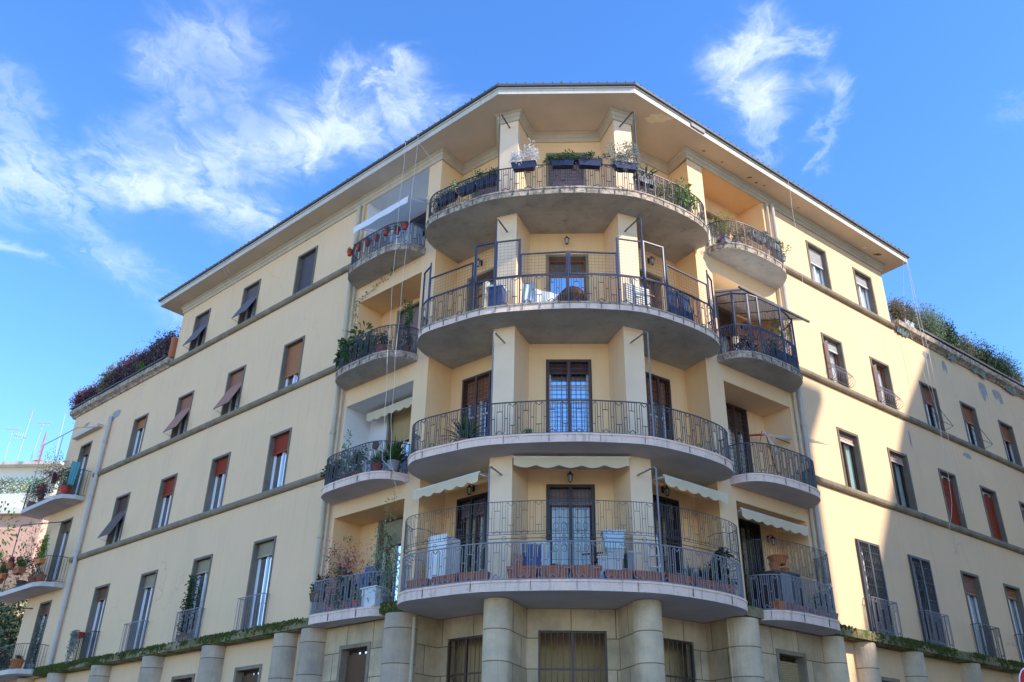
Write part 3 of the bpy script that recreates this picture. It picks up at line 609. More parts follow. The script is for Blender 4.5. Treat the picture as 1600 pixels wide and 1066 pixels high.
# moss growing over the ledges
def moss(F, s0, s1, dens):
    B = MB(); rng = random.Random(int(s0*10)+3)
    cl = [(rng.uniform(s0, s1), rng.uniform(.08, .45), rng.uniform(.3, 1)) for _ in range(max(3, int((s1-s0)*2.2)))]
    n = int((s1-s0)*dens*1.4)
    for i in range(n):
        cs_, wd_, hh_ = rng.choice(cl); s = rng.gauss(cs_, wd_)
        if not s0 < s < s1: continue
        t = rng.random(); z = 5.84-.26*hh_*t*t; o = .305+rng.uniform(-.01, .015) if t > .25 else rng.uniform(.1, .31)
        r = rng.uniform(.012, .034); c = Vector(F.P(s, o, z)); vs = []
        for dx, dy, dz in ((1, 0, 0), (-1, 0, 0), (0, 1, 0), (0, -1, 0), (0, 0, 1), (0, 0, -1)): vs.append(c+Vector((dx, dy, dz*(1.0 if t < .3 else 1.5)))*r*rng.uniform(.6, 1.25))
        B.add(vs, [(0, 2, 4), (2, 1, 4), (1, 3, 4), (3, 0, 4), (2, 0, 5), (1, 2, 5), (3, 1, 5), (0, 3, 5)])
    return tag(B.build('moss', M['moss'], bld, recalc=False), kind='stuff')
moss(FL, 16.8, 21.85, 620); moss(FL, 6.2, 16.8, 90); moss(FL, 3.0, 3.6, 400); moss(FR, 12.4, 18, 170); moss(FR, 18, 26, 420); moss(FR, 9.8, 12.4, 40)
# eaves
eave_out = [FL.P(17.78, -1.2, 0)[:2], FL.P(17.78, .66, 0)[:2], (-.50, 18.03), (3.15, 17.88), FR.P(16.58, .68, 0)[:2], FR.P(16.58, -1.2, 0)[:2]]
poly = eave_out+[FR.P(16.5, -7, 0)[:2], (1.3, 30), FL.P(17.7, -7, 0)[:2]]
B = MB(); B.sheet(poly, ZT); B.build('eave_soffit', M['eave_soffit'], bld, recalc=False)
o1 = offset(eave_out, .0); o2 = offset(eave_out, .09); o3 = offset(eave_out, .13)
def rim(B, pa, pb, za, zb):
    for i in range(len(pa)-1): B.quad((*pa[i], za), (*pa[i+1], za), (*pb[i+1], zb), (*pb[i], zb))
B = MB(); rim(B, o1, o1, ZT, ZT+.17); rim(B, o1, offset(eave_out, .03), ZT+.17, ZT+.172); rim(B, offset(eave_out, .03), offset(eave_out, .03), ZT+.172, ZT+.215); B.build('fascia', M['fascia'], bld, recalc=False)
Fe = Frame(eave_out[3], FR.u, FR.n); B = MB(); B.box(Fe, 2.2, 2.75, -.02, .034, ZT+.06, ZT+.22); B.build('damaged_fascia', M['patch'], bld)
B = MB(); rim(B, offset(eave_out, .03), o2, ZT+.215, ZT+.217); rim(B, o2, o2, ZT+.217, ZT+.29); rim(B, o2, offset(eave_out, -.2), ZT+.29, ZT+.36); B.build('gutter', M['lead'], bld, recalc=False)
B = MB(); inn = offset(eave_out, -4.5); rim(B, offset(eave_out, .06), inn, ZT+.30, ZT+1.9); B.sheet([(*p,) for p in inn], ZT+1.9)
pth = Path(offset(eave_out, .10)); n = int(pth.len/.245)
rng = random.Random(5)
for i in range(n+1):
    d = i*.245; q = pth.at(d); q2 = pth.at(min(pth.len, d+.05)); t = (q2-q)
    if t.length < 1e-4: continue
    t.normalize(); nn = Vector((t.y, -t.x)); 
    big = .014 if (i*7) % 11 else .028
    P0 = Vector((*(q-nn*.0), ZT+.315)); P1_ = Vector((*(q-nn*.5), ZT+.305+.15)); B.tube([P0, P1_], big*rng.uniform(.9, 1.15), 7)
B.build('roof', M['tile'], bld)
# cornice moulding following the plan below the eave
full = [FL.P(WL_END, -1.0, 0)[:2], FL.P(WL_END, 0, 0)[:2]]+[FL.P(SL0, 0, 0)[:2]]+plan[1:-1]+[FR.P(SR0, 0, 0)[:2], FR.P(WR_END, 0, 0)[:2], FR.P(WR_END, -1.0, 0)[:2]]
B = MB()
prof = [(.004, ZT-.31), (.035, ZT-.31), (.045, ZT-.20), (.075, ZT-.17), (.085, ZT-.09), (.13, ZT-.06), (.13, ZT-.002)]
offs = [offset(full, o) for o, z in prof]
for (pa, (o, z)), (pb, (o_, z_)) in zip(zip(offs, prof), zip(offs[1:], prof[1:])): rim(B, pa, pb, z, z_)
B.build('cornice', M['moulding'], bld, recalc=False)
# terrace lips of the two lower wings
def lip(F, s0, s1, name='parapet'):
    B = MB(); vs = []; prof = [(-.3, 16.20), (.05, 16.20), (.10, 16.27), (.22, 16.33), (.24, 16.50), (.20, 16.55), (-.3, 16.56)]
    k = max(1, int((s1-s0)/1.3))
    for j in range(k):
        a = s0+(s1-s0)*j/k; b = s0+(s1-s0)*(j+1)/k-.004; e = random.uniform(-.012, .008); vs = []
        for s in (a, b): vs += [F.P(s, o+e, z) for o, z in prof]
        m_ = len(prof); B.add(vs, [(i, (i+1) % m_, m_+(i+1) % m_, m_+i) for i in range(m_)]+[tuple(range(m_)), tuple(range(m_, 2*m_))])
    return B.build(name, M['slab_edge_old'], bld)
lip(FL, WL_END+.1, EL+.25); lip(FR, WR_END+.1, ER)
B = MB(); B.box(FR, 17.3, ER, .12, .27, 16.565, 16.64); B.build('gutter', M['lead'], bld)
B = MB(); B.box(FL, 17.3, EL+.2, .12, .26, 16.565, 16.61); B.build('gutter', M['lead'], bld)
for s0, s1 in ((16.05, 16.75), (19.2, 19.7), (20.9, 21.9), (23.2, 24.3)):
    B = MB(); rng = random.Random(int(s0*7)); top = []; bot = []
    k = 9
    for i in range(k+1):
        s = s0+(s1-s0)*i/k; top.append(FR.P(s, .13+rng.uniform(-.03, .09), 16.34+rng.uniform(-.02, .03))); bot.append(FR.P(s, .03+rng.uniform(0, .07), 16.19-rng.uniform(.0, .12)))
    for i in range(k): B.quad(bot[i], bot[i+1], top[i+1], top[i])
    p = B.build('broken_cornice', M['patina'], bld, recalc=False); p['label'] = 'broken stretch of terrace cornice with greenish flashing'
# bare plaster patches
def patch(F, pts, name='plaster_patch', mt='patch', o=.004):
    B = MB(); B.add([F.P(s, o, z) for s, z in pts], [tuple(range(len(pts)))]); B.build(name, M[mt], bld, recalc=False)
def blob(s, z, w, h, seed, drip=0):
    rng = random.Random(seed); n = 18; return [(s+w*cos(2*pi*i/n)*rng.uniform(.55, 1.1), z+h*sin(2*pi*i/n)*rng.uniform(.6, 1.1)-(drip*rng.random() if sin(2*pi*i/n) < -.2 else 0)) for i in range(n)]
patch(FL, blob(21.0, 15.35, .42, .18, 1, .2)); patch(FL, blob(23.6, 15.55, .3, .1, 2)); patch(FR, blob(21.6, 15.75, .35, .2, 3, .5)); patch(FR, blob(22.7, 15.8, .4, .15, 4, .45)); patch(FR, blob(17.8, 15.85, .25, .17, 5)); patch(FR, blob(19.0, 15.85, .15, .15, 6, .3)); patch(FR, blob(19.15, 12.5, .3, .1, 7, .1)); patch(FR, blob(15.6, 12.2, .06, .35, 9))
def spatch(x, y, w, h, seed, mt='rust'):
    pts = blob(x, y, w, h, seed); B = MB(); B.add([(a, b, ZT-.003) for a, b in pts], [tuple(range(len(pts)))]); B.build('peeling_patch', M[mt], bld, recalc=False)
def fs(s, o): return FR.P(s, o, 0)[:2]
for (s, o, w_, h_, sd_) in ((8.6, .33, .10, .04, 11), (8.95, .30, .06, .05, 12), (9.25, .36, .05, .03, 13), (15.3, .35, .2, .07, 14), (6.6, .3, .06, .03, 15), (7.4, .3, .06, .03, 16), (11.0, .3, .04, .03, 17)):
    q = fs(s, o); spatch(q[0], q[1], w_, h_, sd_)
q = fs(14.6, .3); spatch(q[0], q[1], .12, .07, 21, 'patch_pale'); spatch(3.95, 18.85, .40, .22, 22, 'patch_pale')
# drain pipes
def pipe(pts, r, mt, name='drainpipe', rings=()):
    B = MB(); B.tube(pts, r, 10)
    for z in rings:
        c = None
        for a, b in zip(pts, pts[1:]):
            if min(a[2], b[2]) <= z <= max(a[2], b[2]) and abs(a[2]-b[2]) > .01: t = (z-a[2])/(b[2]-a[2]); c = [a[i]+(b[i]-a[i])*t for i in range(3)]
        if c: B.tube([(c[0], c[1], z-.04), (c[0], c[1], z+.04)], r*1.25, 10)
    return B.build(name, M[mt], bld, smooth=False)
pipe([FL.P(21.2, .10, 15.25), FL.P(21.2, .10, 5.86)], .075, 'pipe', rings=(14.2, 12.0, 9.9, 7.9))
pipe([FL.P(6.46, .10, 18.45), FL.P(6.46, .10, 5.9)], .065, 'pipe_cream', rings=(14, 10.8, 7.9)); pipe([FL.P(6.27, .07, 18.40), FL.P(6.27, .07, 5.9)], .035, 'pipe_cream')
pipe([FR.P(9.88, .10, 18.45), FR.P(9.88, .10, 5.9)], .065, 'pipe', rings=(14, 11.1, 7.9, 6.9)); pipe([FR.P(9.66, .07, 18.40), FR.P(9.66, .07, 5.9)], .045, 'pipe_cream')
pipe([segs['a'].P(.05, .06, 5.5), segs['a'].P(.05, .06, 0)], .045, 'grey_pot' if False else 'pipe_cream')
# ------------------------------------------------------------------ balconies
cen = [(-2.17, 20.43), (-2.33, 20.1), (-2.38, 19.78), (-2.31, 19.42), (-2.10, 19.10), (-1.47, 18.65), (-.65, 18.17), (.37, 17.92), (1.35, 17.80), (2.0, 17.80), (3.05, 17.93), (4.08, 18.46), (4.78, 18.99), (5.12, 19.42), (5.22, 19.78), (5.16, 20.05), (5.02, 20.18)]
cen_s = catmull(cen, 5)
back = [(4.7, 20.9), (4.5, 21.3), (-1.5, 21.5), (-1.9, 20.85)]
backi = [(4.7, 20.9), (4.5, 21.3), (-1.5, 21.5), (-1.9, 20.85)]
balc = {}
def joints(B, pts, f, step):
    B.m = 1; p = Path(pts); rng = random.Random(f+int(step*100)); d = step*.5
    while d < p.len-.1:
        q = p.at(d); q2 = p.at(d+.02); t = (q2-q).normalized(); n_ = Vector((t.y, -t.x)); F = Frame(q, t, n_); B.box(F, -.003, .003, -.01, .0205, SB[f]+.02, FLO[f]-.002); d += step*rng.uniform(.8, 1.2)
def new_balc(label, loc): b = empty('balcony', Vector(loc)-wloc(bld)); b.parent = bld; b['label'] = label; return b
cpath = offset(cen_s, -.05)[2:-2]; CP = Path(cpath)
for f, lab in ((5, 'top wide curved balcony with flower boxes'), (4, 'wide curved balcony with navy mesh screens'), (3, 'wide curved balcony with bare railing'), (2, 'lowest wide curved balcony with doubled railing')):
    b = new_balc(lab, (1.3, 19, FLO[f])); balc['C%d' % f] = b
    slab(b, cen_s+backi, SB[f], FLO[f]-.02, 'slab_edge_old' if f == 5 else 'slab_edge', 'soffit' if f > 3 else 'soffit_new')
    B = MB(); B.prism(offset(cen_s, .018)+[(4.6, 20.6), (-1.6, 20.9)], FLO[f]-.045, FLO[f]); joints(B, offset(cen_s, .0), f, .36 if f >= 4 else 1.15); B.build('slab_lip', [M['slab_edge_old' if f >= 4 else 'slab_edge'], M['lead']], b)
    ztop = {5: 16.28, 4: 12.97, 3: 9.71, 2: 6.58}[f]
    B = MB(); motif_rail(B, CP, FLO[f]+.03, ztop, .0098 if f > 2 else .0105); B.build('railing', M[{5: 'iron', 4: 'iron', 3: 'iron', 2: 'iron_grey'}[f]], b)
# F2: second tier
B = MB(); motif_rail(B, CP, 6.74, 7.44, .0055, top_r=.009)
P2r = Path(offset(cpath, -.02))
B.tube([(p.x, p.y, 6.66) for p in P2r.p], .009, 4); B.tube([(p.x, p.y, 6.80) for p in P2r.p], .006, 4)
for i in range(24):
    d = (i+.5)*CP.len/24; q = CP.at(d); q2 = CP.at(d+.02); t = (q2-q).normalized(); B.tube([(q.x+t.x*.05*cos(a), q.y+t.y*.05*cos(a), 6.66+.04*sin(a)) for a in [k*pi/5 for k in range(10)]], .005, 4, True)
B.build('upper_railing', M['iron'], balc['C2'])
# end hoops of the second tier
for d, sg in ((.05, 1), (CP.len-.05, -1)):
    q = CP.at(d); B = MB()
    for z in (6.7, 7.42): B.tube([(q.x, q.y, z), (q.x+sg*.15, q.y-.12, z), (q.x+sg*.35, q.y+.02, z), (q.x+sg*.45, q.y+.3, z)], .008, 4)
    B.build('railing_return', M['iron'], balc['C2'])
# side balconies
oL = [(3.30, 0), (3.36, .24), (3.5, .50), (3.72, .68), (4.05, .79), (4.5, .81), (5.1, .81), (5.55, .77), (5.88, .64), (6.08, .43), (6.18, .2), (6.21, 0)]
oL2 = [(3.58, 0), (3.62, .1), (3.85, .32), (4.2, .40), (4.6, .44), (5.1, .48), (5.6, .52), (5.95, .50), (6.13, .36), (6.18, .18), (6.16, 0)]
oR = [(6.63, 0), (6.66, .22), (6.77, .47), (6.98, .66), (7.3, .79), (7.8, .85), (8.4, .86), (8.9, .82), (9.25, .68), (9.47, .45), (9.60, .2), (9.66, 0)]
oR2 = [(6.93, 0), (6.98, .2), (7.16, .46), (7.45, .62), (7.9, .69), (8.5, .70), (9.0, .68), (9.35, .62), (9.55, .42), (9.63, .2), (9.64, 0)]
SPt = {}
def side(F, o, f, key, lab, z1r, mt, edge, r=.0092, under='soffit'):
    ps = [V2(F.P(s, q, 0)[:2]) for s, q in o]
    if key[0] == 'L': ps = ps[::-1]
    ps = catmull(ps, 4)
    b = new_balc(lab, (*F.P((o[0][0]+o[-1][0])/2, .3, 0)[:2], FLO[f])); balc[key] = b
    bk = [V2(F.P(o[-1][0], -.05, 0)[:2]), V2(F.P(o[0][0], -.05, 0)[:2])]
    if key[0] == 'L': bk = bk[::-1]
    slab(b, ps+bk, SB[f], FLO[f]-.02, edge, under)
    B = MB(); B.prism(offset(ps, .015)+bk, FLO[f]-.045, FLO[f]); joints(B, ps, f, .36 if f >= 4 else .9); B.build('slab_lip', [M[edge], M['lead']], b)
    pp = Path(offset(ps, -.045)); SPt[key] = pp
    B = MB(); motif_rail(B, pp, FLO[f]+.03, z1r, r, period=.45); B.build('railing', M[mt], b)
    return b
side(FL, oL, 5, 'L5', 'top left side balcony with red pots', 16.28, 'iron', 'slab_edge_old'); side(FL, oL, 4, 'L4', 'left side balcony with big leafy plant', 12.97, 'iron', 'slab_edge_old')
side(FL, oL, 3, 'L3', 'left side balcony beside cream awning', 9.71, 'iron', 'slab_edge', under='soffit_new'); side(FL, oL2, 2, 'L2', 'lowest left side balcony crowded with plants', 6.60, 'iron_grey', 'slab_edge', under='soffit_new')
side(FR, oR, 5, 'R5', 'top right side balcony in the sun', 16.28, 'iron', 'slab_edge_old'); side(FR, oR, 4, 'R4', 'right side balcony caged in mesh', 12.97, 'iron_navy', 'slab_edge_old')
side(FR, oR, 3, 'R3', 'right side balcony with folded clothes airer', 9.71, 'iron', 'slab_edge', under='soffit_new'); side(FR, oR2, 2, 'R2', 'lowest right side balcony with orange pots', 6.60, 'iron_grey', 'slab_edge', under='soffit_new')
B = MB(); motif_rail(B, SPt['R2'], 6.68, 7.42, .0055, period=.45, top_r=.009); B.build('upper_railing', M['iron'], balc['R2'])
# far left corner balconies (straight front, rounded near corner)
def farbalc(f, s0, s1, ztop, lab, z):
    o = [(s0, 0), (s0+.02, .35), (s0+.3, .74), (s0+.75, .86), (s1-.3, .86), (s1, .80), (s1, 0)]
    ps = [V2(FL.P(s, q, 0)[:2]) for s, q in o][::-1]
    b = new_balc(lab, (*FL.P((s0+s1)/2, .3, 0)[:2], z)); slab(b, ps+[], z-.16, z, 'pipe', 'soffit_new')
    pp = Path(offset(ps[1:], -.04)); B = MB(); bar_rail(B, pp, z+.05, ztop, .008, .10); B.build('railing', M['iron_black'], b); return b, pp
FB4, FP4 = farbalc(4, 21.95, 25.9, 13.15, 'upper balcony at the far left corner', 12.12); FB3, FP3 = farbalc(3, 21.85, 26.4, 9.75, 'middle balcony at the far left corner', 8.80)
FB2, FP2 = farbalc(2, 21.9, 25.5, 6.65, 'lowest balcony at the far left corner', 5.80)
# awning poles in front of the piers
for f in (5, 4, 3, 2):
    z1 = {5: 18.23, 4: 14.78, 3: 11.57, 2: 8.27}[f]; b = balc['C%d' % f]; mt = {5: 'iron', 4: 'iron_navy', 3: 'iron_grey', 2: 'iron_grey'}[f]
    for (x, y, ax, ay) in ((-.43, 18.17, -.17, 18.80), (3.12, 17.99, 2.82, 18.66)):
        B = MB(); B.tube([(x, y, FLO[f]), (x, y, z1-.06), (x+(ax-x)*.1, y+(ay-y)*.1, z1), (ax, ay, z1+.02)], .02, 8); B.build('awning_pole', M[mt], b)
# F4 mesh screens
def mesh_panel(parent, a, b, z0, z1, post='iron_navy', w=.028):
    a = Vector((*a, 0)); b = Vector((*b, 0)); d = b-a; L_ = d.length; u = d/L_; n = Vector((u.y, -u.x, 0)); F = Frame(a[:2], u[:2], n[:2])
    B = MB(); B.box(F, 0, w, -.02, .02, z0, z1); B.box(F, L_-w, L_, -.02, .02, z0, z1); B.box(F, w, L_-w, -.018, .018, z1-w, z1); B.box(F, w, L_-w, -.018, .018, z0, z0+w)
    o = B.build('screen_frame', M[post], parent)
    B = MB(); k = max(1, int(L_/.085)); 
    for i in range(1, k): s = L_*i/k; B.tube([F.P(s, 0, z0), F.P(s, 0, z1)], .0022, 3)
    k = max(1, int((z1-z0)/.085))
    for i in range(1, k): z = z0+(z1-z0)*i/k; B.tube([F.P(0, .004, z), F.P(L_, .004, z)], .0022, 3)
    B.build('wire_mesh', M['iron'], o)
def dx(x):                                         # path distance where the centre railing crosses x
    lo, hi = 0.3, CP.len-.3
    for _ in range(40):
        mid = (lo+hi)/2
        if CP.at(mid).x < x: lo = mid
        else: hi = mid
    return lo
b4 = balc['C4']
def onp(x): return CP.at(dx(x))
for xa, xb, zt in ((-.92, -.44, 14.06), (-.42, .14, 14.05), (.17, 1.28, 13.62), (1.33, 2.47, 13.62), (2.5, 3.12, 14.05), (3.14, 3.68, 14.08)):
    mesh_panel(b4, onp(xa), onp(xb), 12.99, zt)
mesh_panel(b4, onp(-2.1), onp(-.98), 12.99, 13.60); mesh_panel(b4, onp(3.72), onp(4.92), 12.99, 13.60)
for d, sg in ((dx(-2.1), -1), (dx(4.95), 1)):
    q = CP.at(d); q2 = CP.at(d+sg*.42); mesh_panel(b4, q if sg > 0 else q2, q2 if sg > 0 else q, 12.99, 13.98)
for x in (-.94, -.44, .155, 1.305, 2.485, 3.13, 3.70, -2.1, 4.95): q = onp(x); B = MB(); B.tube([(q.x, q.y, FLO[4]), (q.x, q.y, 14.06 if x not in (1.305,) else 13.64)], .024, 4); B.build('screen_post', M['iron_navy'], b4)
# R4 cage
b = balc['R4']; pp = SPt['R4']; L_ = pp.len
cuts = [.12, .55, .95, 1.3, 2.2, 3.1, L_-.45, L_-.08]
for a, c in zip(cuts, cuts[1:]): mesh_panel(b, pp.at(a), pp.at(c), 12.99, 13.95)
for a in cuts: q = pp.at(a); B = MB(); B.tube([(q.x, q.y, FLO[4]), (q.x, q.y, 13.98)], .02, 4); B.build('screen_post', M['iron_navy'], b)
B = MB(); B.quad(FR.P(6.75, -.85, 14.6), FR.P(9.45, -.85, 14.6), FR.P(9.75, .78, 14.02), FR.P(6.9, .70, 14.02)); B.quad(FR.P(6.75, -.85, 14.59), FR.P(6.9, .70, 14.01), FR.P(9.75, .78, 14.01), FR.P(9.45, -.85, 14.59)); B.build('cage_roof', M['awning_white'], b, recalc=False)
B = MB(); B.box(FR, 6.85, 9.85, .74, .80, 13.98, 14.03)
for s in (7.0, 7.8, 8.7, 9.4): B.tube([FR.P(s, .76, 13.98), FR.P(s, -.85, 14.55)], .012, 4)
B.build('cage_rafters', M['iron'], b)
# ------------------------------------------------------------------ awnings
def awning(parent, F, s0, s1, o0, z0, o1, z1, val=.2, mt='awning', scallop=.36, name='awning', label=None):
    B = MB(); k = 10
    vs = []; fs_ = []
    for i in range(k+1):
        s = s0+(s1-s0)*i/k; vs += [F.P(s, o0, z0), F.P(s, (o0+o1)/2, (z0+z1)/2-.015), F.P(s, o1, z1)]
        if i: j = 3*i; fs_ += [(j-3, j, j+1, j-2), (j-2, j+1, j+2, j-1)]
    B.add(vs, fs_)
    n = int((s1-s0)/.05); vs = []; fs_ = []
    for i in range(n+1):
        s = s0+(s1-s0)*i/n; dz = val*(.72+.28*abs(sin(pi*(s-s0)/scallop))) if scallop else val
        vs += [F.P(s, o1+.012+.004*sin(s*9), z1+.02), F.P(s, o1+.02+.012*sin(s*7), z1-dz)]
        if i: fs_.append((2*i-2, 2*i, 2*i+1, 2*i-1))
    B.add(vs, fs_); a = B.build(name, M[mt], parent, recalc=False)
    if label: a['label'] = label
    B = MB(); B.tube([F.P(s0-.02, o1, z1+.02), F.P(s1+.02, o1, z1+.02)], .02, 6)
    for s in (s0+.06, s1-.06): B.tube([F.P(s, o0, z0-.12), F.P(s, (o0+o1)/2, (z0+z1)/2-.14), F.P(s, o1, z1)], .012, 4)
    B.build('awning_frame', M['white_frame'], a); return a
c2 = balc['C2']
awning(c2, Seg(P2, P3), .03, Seg(P2, P3).len-.02, -.5, 8.70, .12, 8.62, .24, scallop=.5)
sa = Seg(A_, P1); awning(c2, sa, .12, sa.len-.05, -.75, 8.62, .28, 8.30, .22)
sb = Seg(P4, B_); awning(c2, sb, .1, sb.len-.1, -.75, 8.62, .28, 8.28, .22)
awning(balc['L3'], FL, 3.42, 5.85, -.88, 11.42, -.55, 11.36, .24, scallop=.3)
awning(balc['R2'], FR, 6.83, 9.35, -.85, 8.34, .10, 8.14, .22)
awning(balc['L5'], FL, 3.5, 5.9, -.88, 17.8, .62, 17.05, .2, 'awning_white', 0)
# ------------------------------------------------------------------ doors
def grille(F, s0, s1, z0, z1, parent, o=.03, pitch=.115, mt='iron_brown', r=.006, fw=.05, style='grid'):
    B = MB(); frame_rect(B, F, s0, s1, z0, z1, o-.02, o+.02, fw, style != 'grid1')
    n = int((s1-s0)/pitch)
    if style.startswith('grid'):
        for i in range(1, n): s = s0+(s1-s0)*i/n; B.tube([F.P(s, o, z0), F.P(s, o, z1)], r, 4)
        k = int((z1-z0)/pitch)
        for i in range(1, k): z = z0+(z1-z0)*i/k; B.tube([F.P(s0, o+.008, z), F.P(s1, o+.008, z)], r, 4)
    else:                                            # ring pattern
        for half in (0, 1):
            a = s0+fw+(s1-s0)/2*half*.93; b = a+(s1-s0)/2-fw*1.4; w_ = b-a
            for i in range(5): s = a+w_*(i+.5)/5; B.tube([F.P(s, o, z0), F.P(s, o, z1)], r, 4)
            for zf in (.80, .62, .42, .24):
                zc = z0+(z1-z0)*zf
                for q in (.3, .7):
                    B.tube([F.P(a+w_*q+.055*cos(t*pi/5), o+.01, zc+.085*sin(t*pi/5)) for t in range(10)], r, 4, True)
                B.tube([F.P(a, o+.01, zc+.19), F.P(b, o+.01, zc+.19)], r, 4)
    return B.build('grille', M[mt], parent)
def door(F, s0, s1, z0, z1, **k):
    k.setdefault('name', 'balcony_door'); return window(bld, F, s0, s1, z0, z1, door=True, depth=.16, **k)
cw, ld, rd = segs['cw'], segs['ld'], segs['rd']
def dspan(k): return doorspan[k]
for key, F in (('cw', cw), ('ld', ld), ('rd', rd)):
    a, b = dspan(key)
    d = door(F, a, b, FLO[5], DW[5], frame='white_frame', shutter='shutter_mauve', roll=.55 if key == 'cw' else .5, cur='curtain', surround='course')
    d = door(F, a, b, FLO[4], DW[4], frame='wood', shutter=None, cur='curtain', glass='glass_mirror', trans=[FLO[4]+1.9], surround='course')
    d = door(F, a, b, FLO[3], DW[3], frame='white_frame', shutter='shutter_brown' if key == 'cw' else 'shutter_orange', roll=.09 if key == 'cw' else .22, cur='curtain', glass='glass_mirror', trans=[FLO[3]+2.0, FLO[3]+1.6], surround='darkwood')
    grille(F, a+.03, b-.03, FLO[3]+.03, DW[3]-.03, d, .035)
    d = door(F, a, b, FLO[2], DW[2], frame='darkwood', shutter='shutter_mauve', roll=.14, cur='curtain_cream', glass='glass', surround='darkwood')
    grille(F, a+.03, b-.03, FLO[2]+.03, DW[2]-.03, d, .035, mt='iron_black', style='ring')
LK = dict(surround='course')
for f, kw in ((5, dict(frame='grey_frame', shutter='shutter_slate', roll=.25, cur=None)), (4, dict(frame='white_frame', shutter='shutter_mauve', roll=.62, cur='curtain')), (3, dict(frame='white_frame', shutter='shutter_tan', roll=.38, cur='curtain_teal')), (2, dict(frame='white_frame', shutter='shutter_beige', roll=.24, cur='curtain_cream', trans=[7.4]))):
    door(LD_[f], 4.25, 5.36, FLO[f], DW[f]+(.0 if f != 5 else -.15), **kw, **LK)
for f, kw in ((5, dict(frame='white_frame', shutter=None, cur='curtain_cream')), (4, dict(frame='wood', shutter='shutter_umber', roll=.3, cur='curtain')), (3, dict(frame='white_frame', shutter='shutter_umber', roll=.22, cur='curtain_cream', surround='darkwood')), (2, dict(frame='darkwood', shutter=None, cur='curtain_cream', surround='darkwood'))):
    kw.setdefault('surround', 'course'); d = door(RD_[f], 7.60, 8.76, FLO[f], DW[f]+(.0 if f != 5 else -.15), **kw)
    if f == 3: grille(RD_[f], 7.64, 8.72, FLO[f]+.03, DW[f]-.03, d, .035)
    if f == 2: grille(RD_[f], 7.64, 8.72, FLO[f]+.03, DW[f]-.03, d, .035, mt='iron_black', style='ring')
# wall lanterns
def lantern(parent, F, s, o, z, hang=False):
    B = MB(); c = Vector(F.P(s, o+.16, z)); B.tube([F.P(s, o, z+.10), F.P(s, o+.08, z+.17), c+Vector((0, 0, .15))], .01, 4); B.box(F, s-.03, s+.03, o, o+.02, z, z+.16)
    B.lathe(c, [(.0, .14), (.02, .13), (.03, .10), (.075, .06), (.075, .05), (.06, .05)], 6); B.lathe(c, [(.0, -.13), (.025, -.12), (.035, -.10)], 6)
    for k in range(6): a = pi/3*k; B.tube([c+Vector((.06*cos(a), .06*sin(a), .05)), c+Vector((.035*cos(a), .035*sin(a), -.10))], .006, 4)
    o_ = B.build('wall_lantern', M['iron_black'], parent); B = MB(); B.lathe(c, [(.053, .048), (.03, -.095)], 6); B.build('lantern_glass', M['glow_glass'], o_)
lantern(balc['C4'], cw, .97, 0, 15.0); lantern(balc['C4'], ld, .92, 0, 14.9); lantern(balc['C4'], rd, .45, 0, 14.95)
lantern(balc['C2'], cw, .97, 0, 8.48); lantern(balc['C2'], ld, .95, 0, 8.46); lantern(balc['C2'], rd, .42, 0, 8.46)
lantern(balc['R2'], RD_[2], 9.05, 0, 7.95); lantern(balc['L4'], LD_[4], 4.0, 0, 14.5); lantern(balc['R4'], RD_[4], 9.0, 0, 14.2)
# ------------------------------------------------------------------ windows of the wings
def W(F, c, z, **k): return window(bld, F, c[0], c[1], z[0], z[1], **k)
W(FL, colsL['A'], ZWIN[5], shutter='shutter_slate', roll=.86)
W(FL, colsL['B'], ZWIN[5], shutter='shutter_violet', roll=.3, project=(.42, .88), cur=None); W(FL, colsL['C'], ZWIN[5], shutter='shutter_violet', roll=.3, project=(.42, .88), cur=None)
W(FL, colsL['A'], ZWIN[4], shutter='shutter_orange', roll=.68, cur='curtain')
W(FL, colsL['B'], ZWIN[4], shutter='shutter_salmon', roll=.3, project=(.46, .94), cur='curtain'); W(FL, colsL['C'], ZWIN[4], shutter='shutter_salmon', roll=.3, project=(.46, .94), cur='curtain')
W(FL, colsL['D'], ZWIN[4], shutter='shutter_orange', roll=.2, cur='curtain', cover=(0, .5))
for c, r in (('A', .30), ('B', .27), ('C', .30)): W(FL, colsL[c], ZWIN[3], shutter='shutter_red', roll=r, cur='curtain_teal')
W(FL, colsL['D'], ZWIN[3], shutter='shutter_brown', roll=.3, project=(.48, 1.0), cur=None)
for c in 'ABCD': W(FL, colsL[c], ZWIN[2], shutter='shutter_beige' if c != 'D' else 'shutter_umber', roll=.15, cur='curtain' if c in 'AD' else None, cover=(0, .45), trans=[8.0], name='french_window')
for f in (4, 3, 2): window(bld, FL, *colsL['E'], *eL[f], shutter='shutter_umber', roll=.14, cur='curtain', cover=(0, .5), name='french_window')
for c, r in (('A', .40), ('B', .24)): W(FR, colsR[c], ZWIN[5], shutter='shutter_white', roll=r, cur='curtain', frame='white_frame')
W(FR, colsR['A'], ZWIN[4], shutter='shutter_white', roll=.2, frame='wood', cur='curtain'); W(FR, colsR['B'], ZWIN[4], shutter=None, frame='wood', cur='curtain')
for c in 'AB': W(FR, colsR[c], ZWIN[3], shutter='shutter_pink', roll=.13, frame='darkwood', cur='curtain_teal')
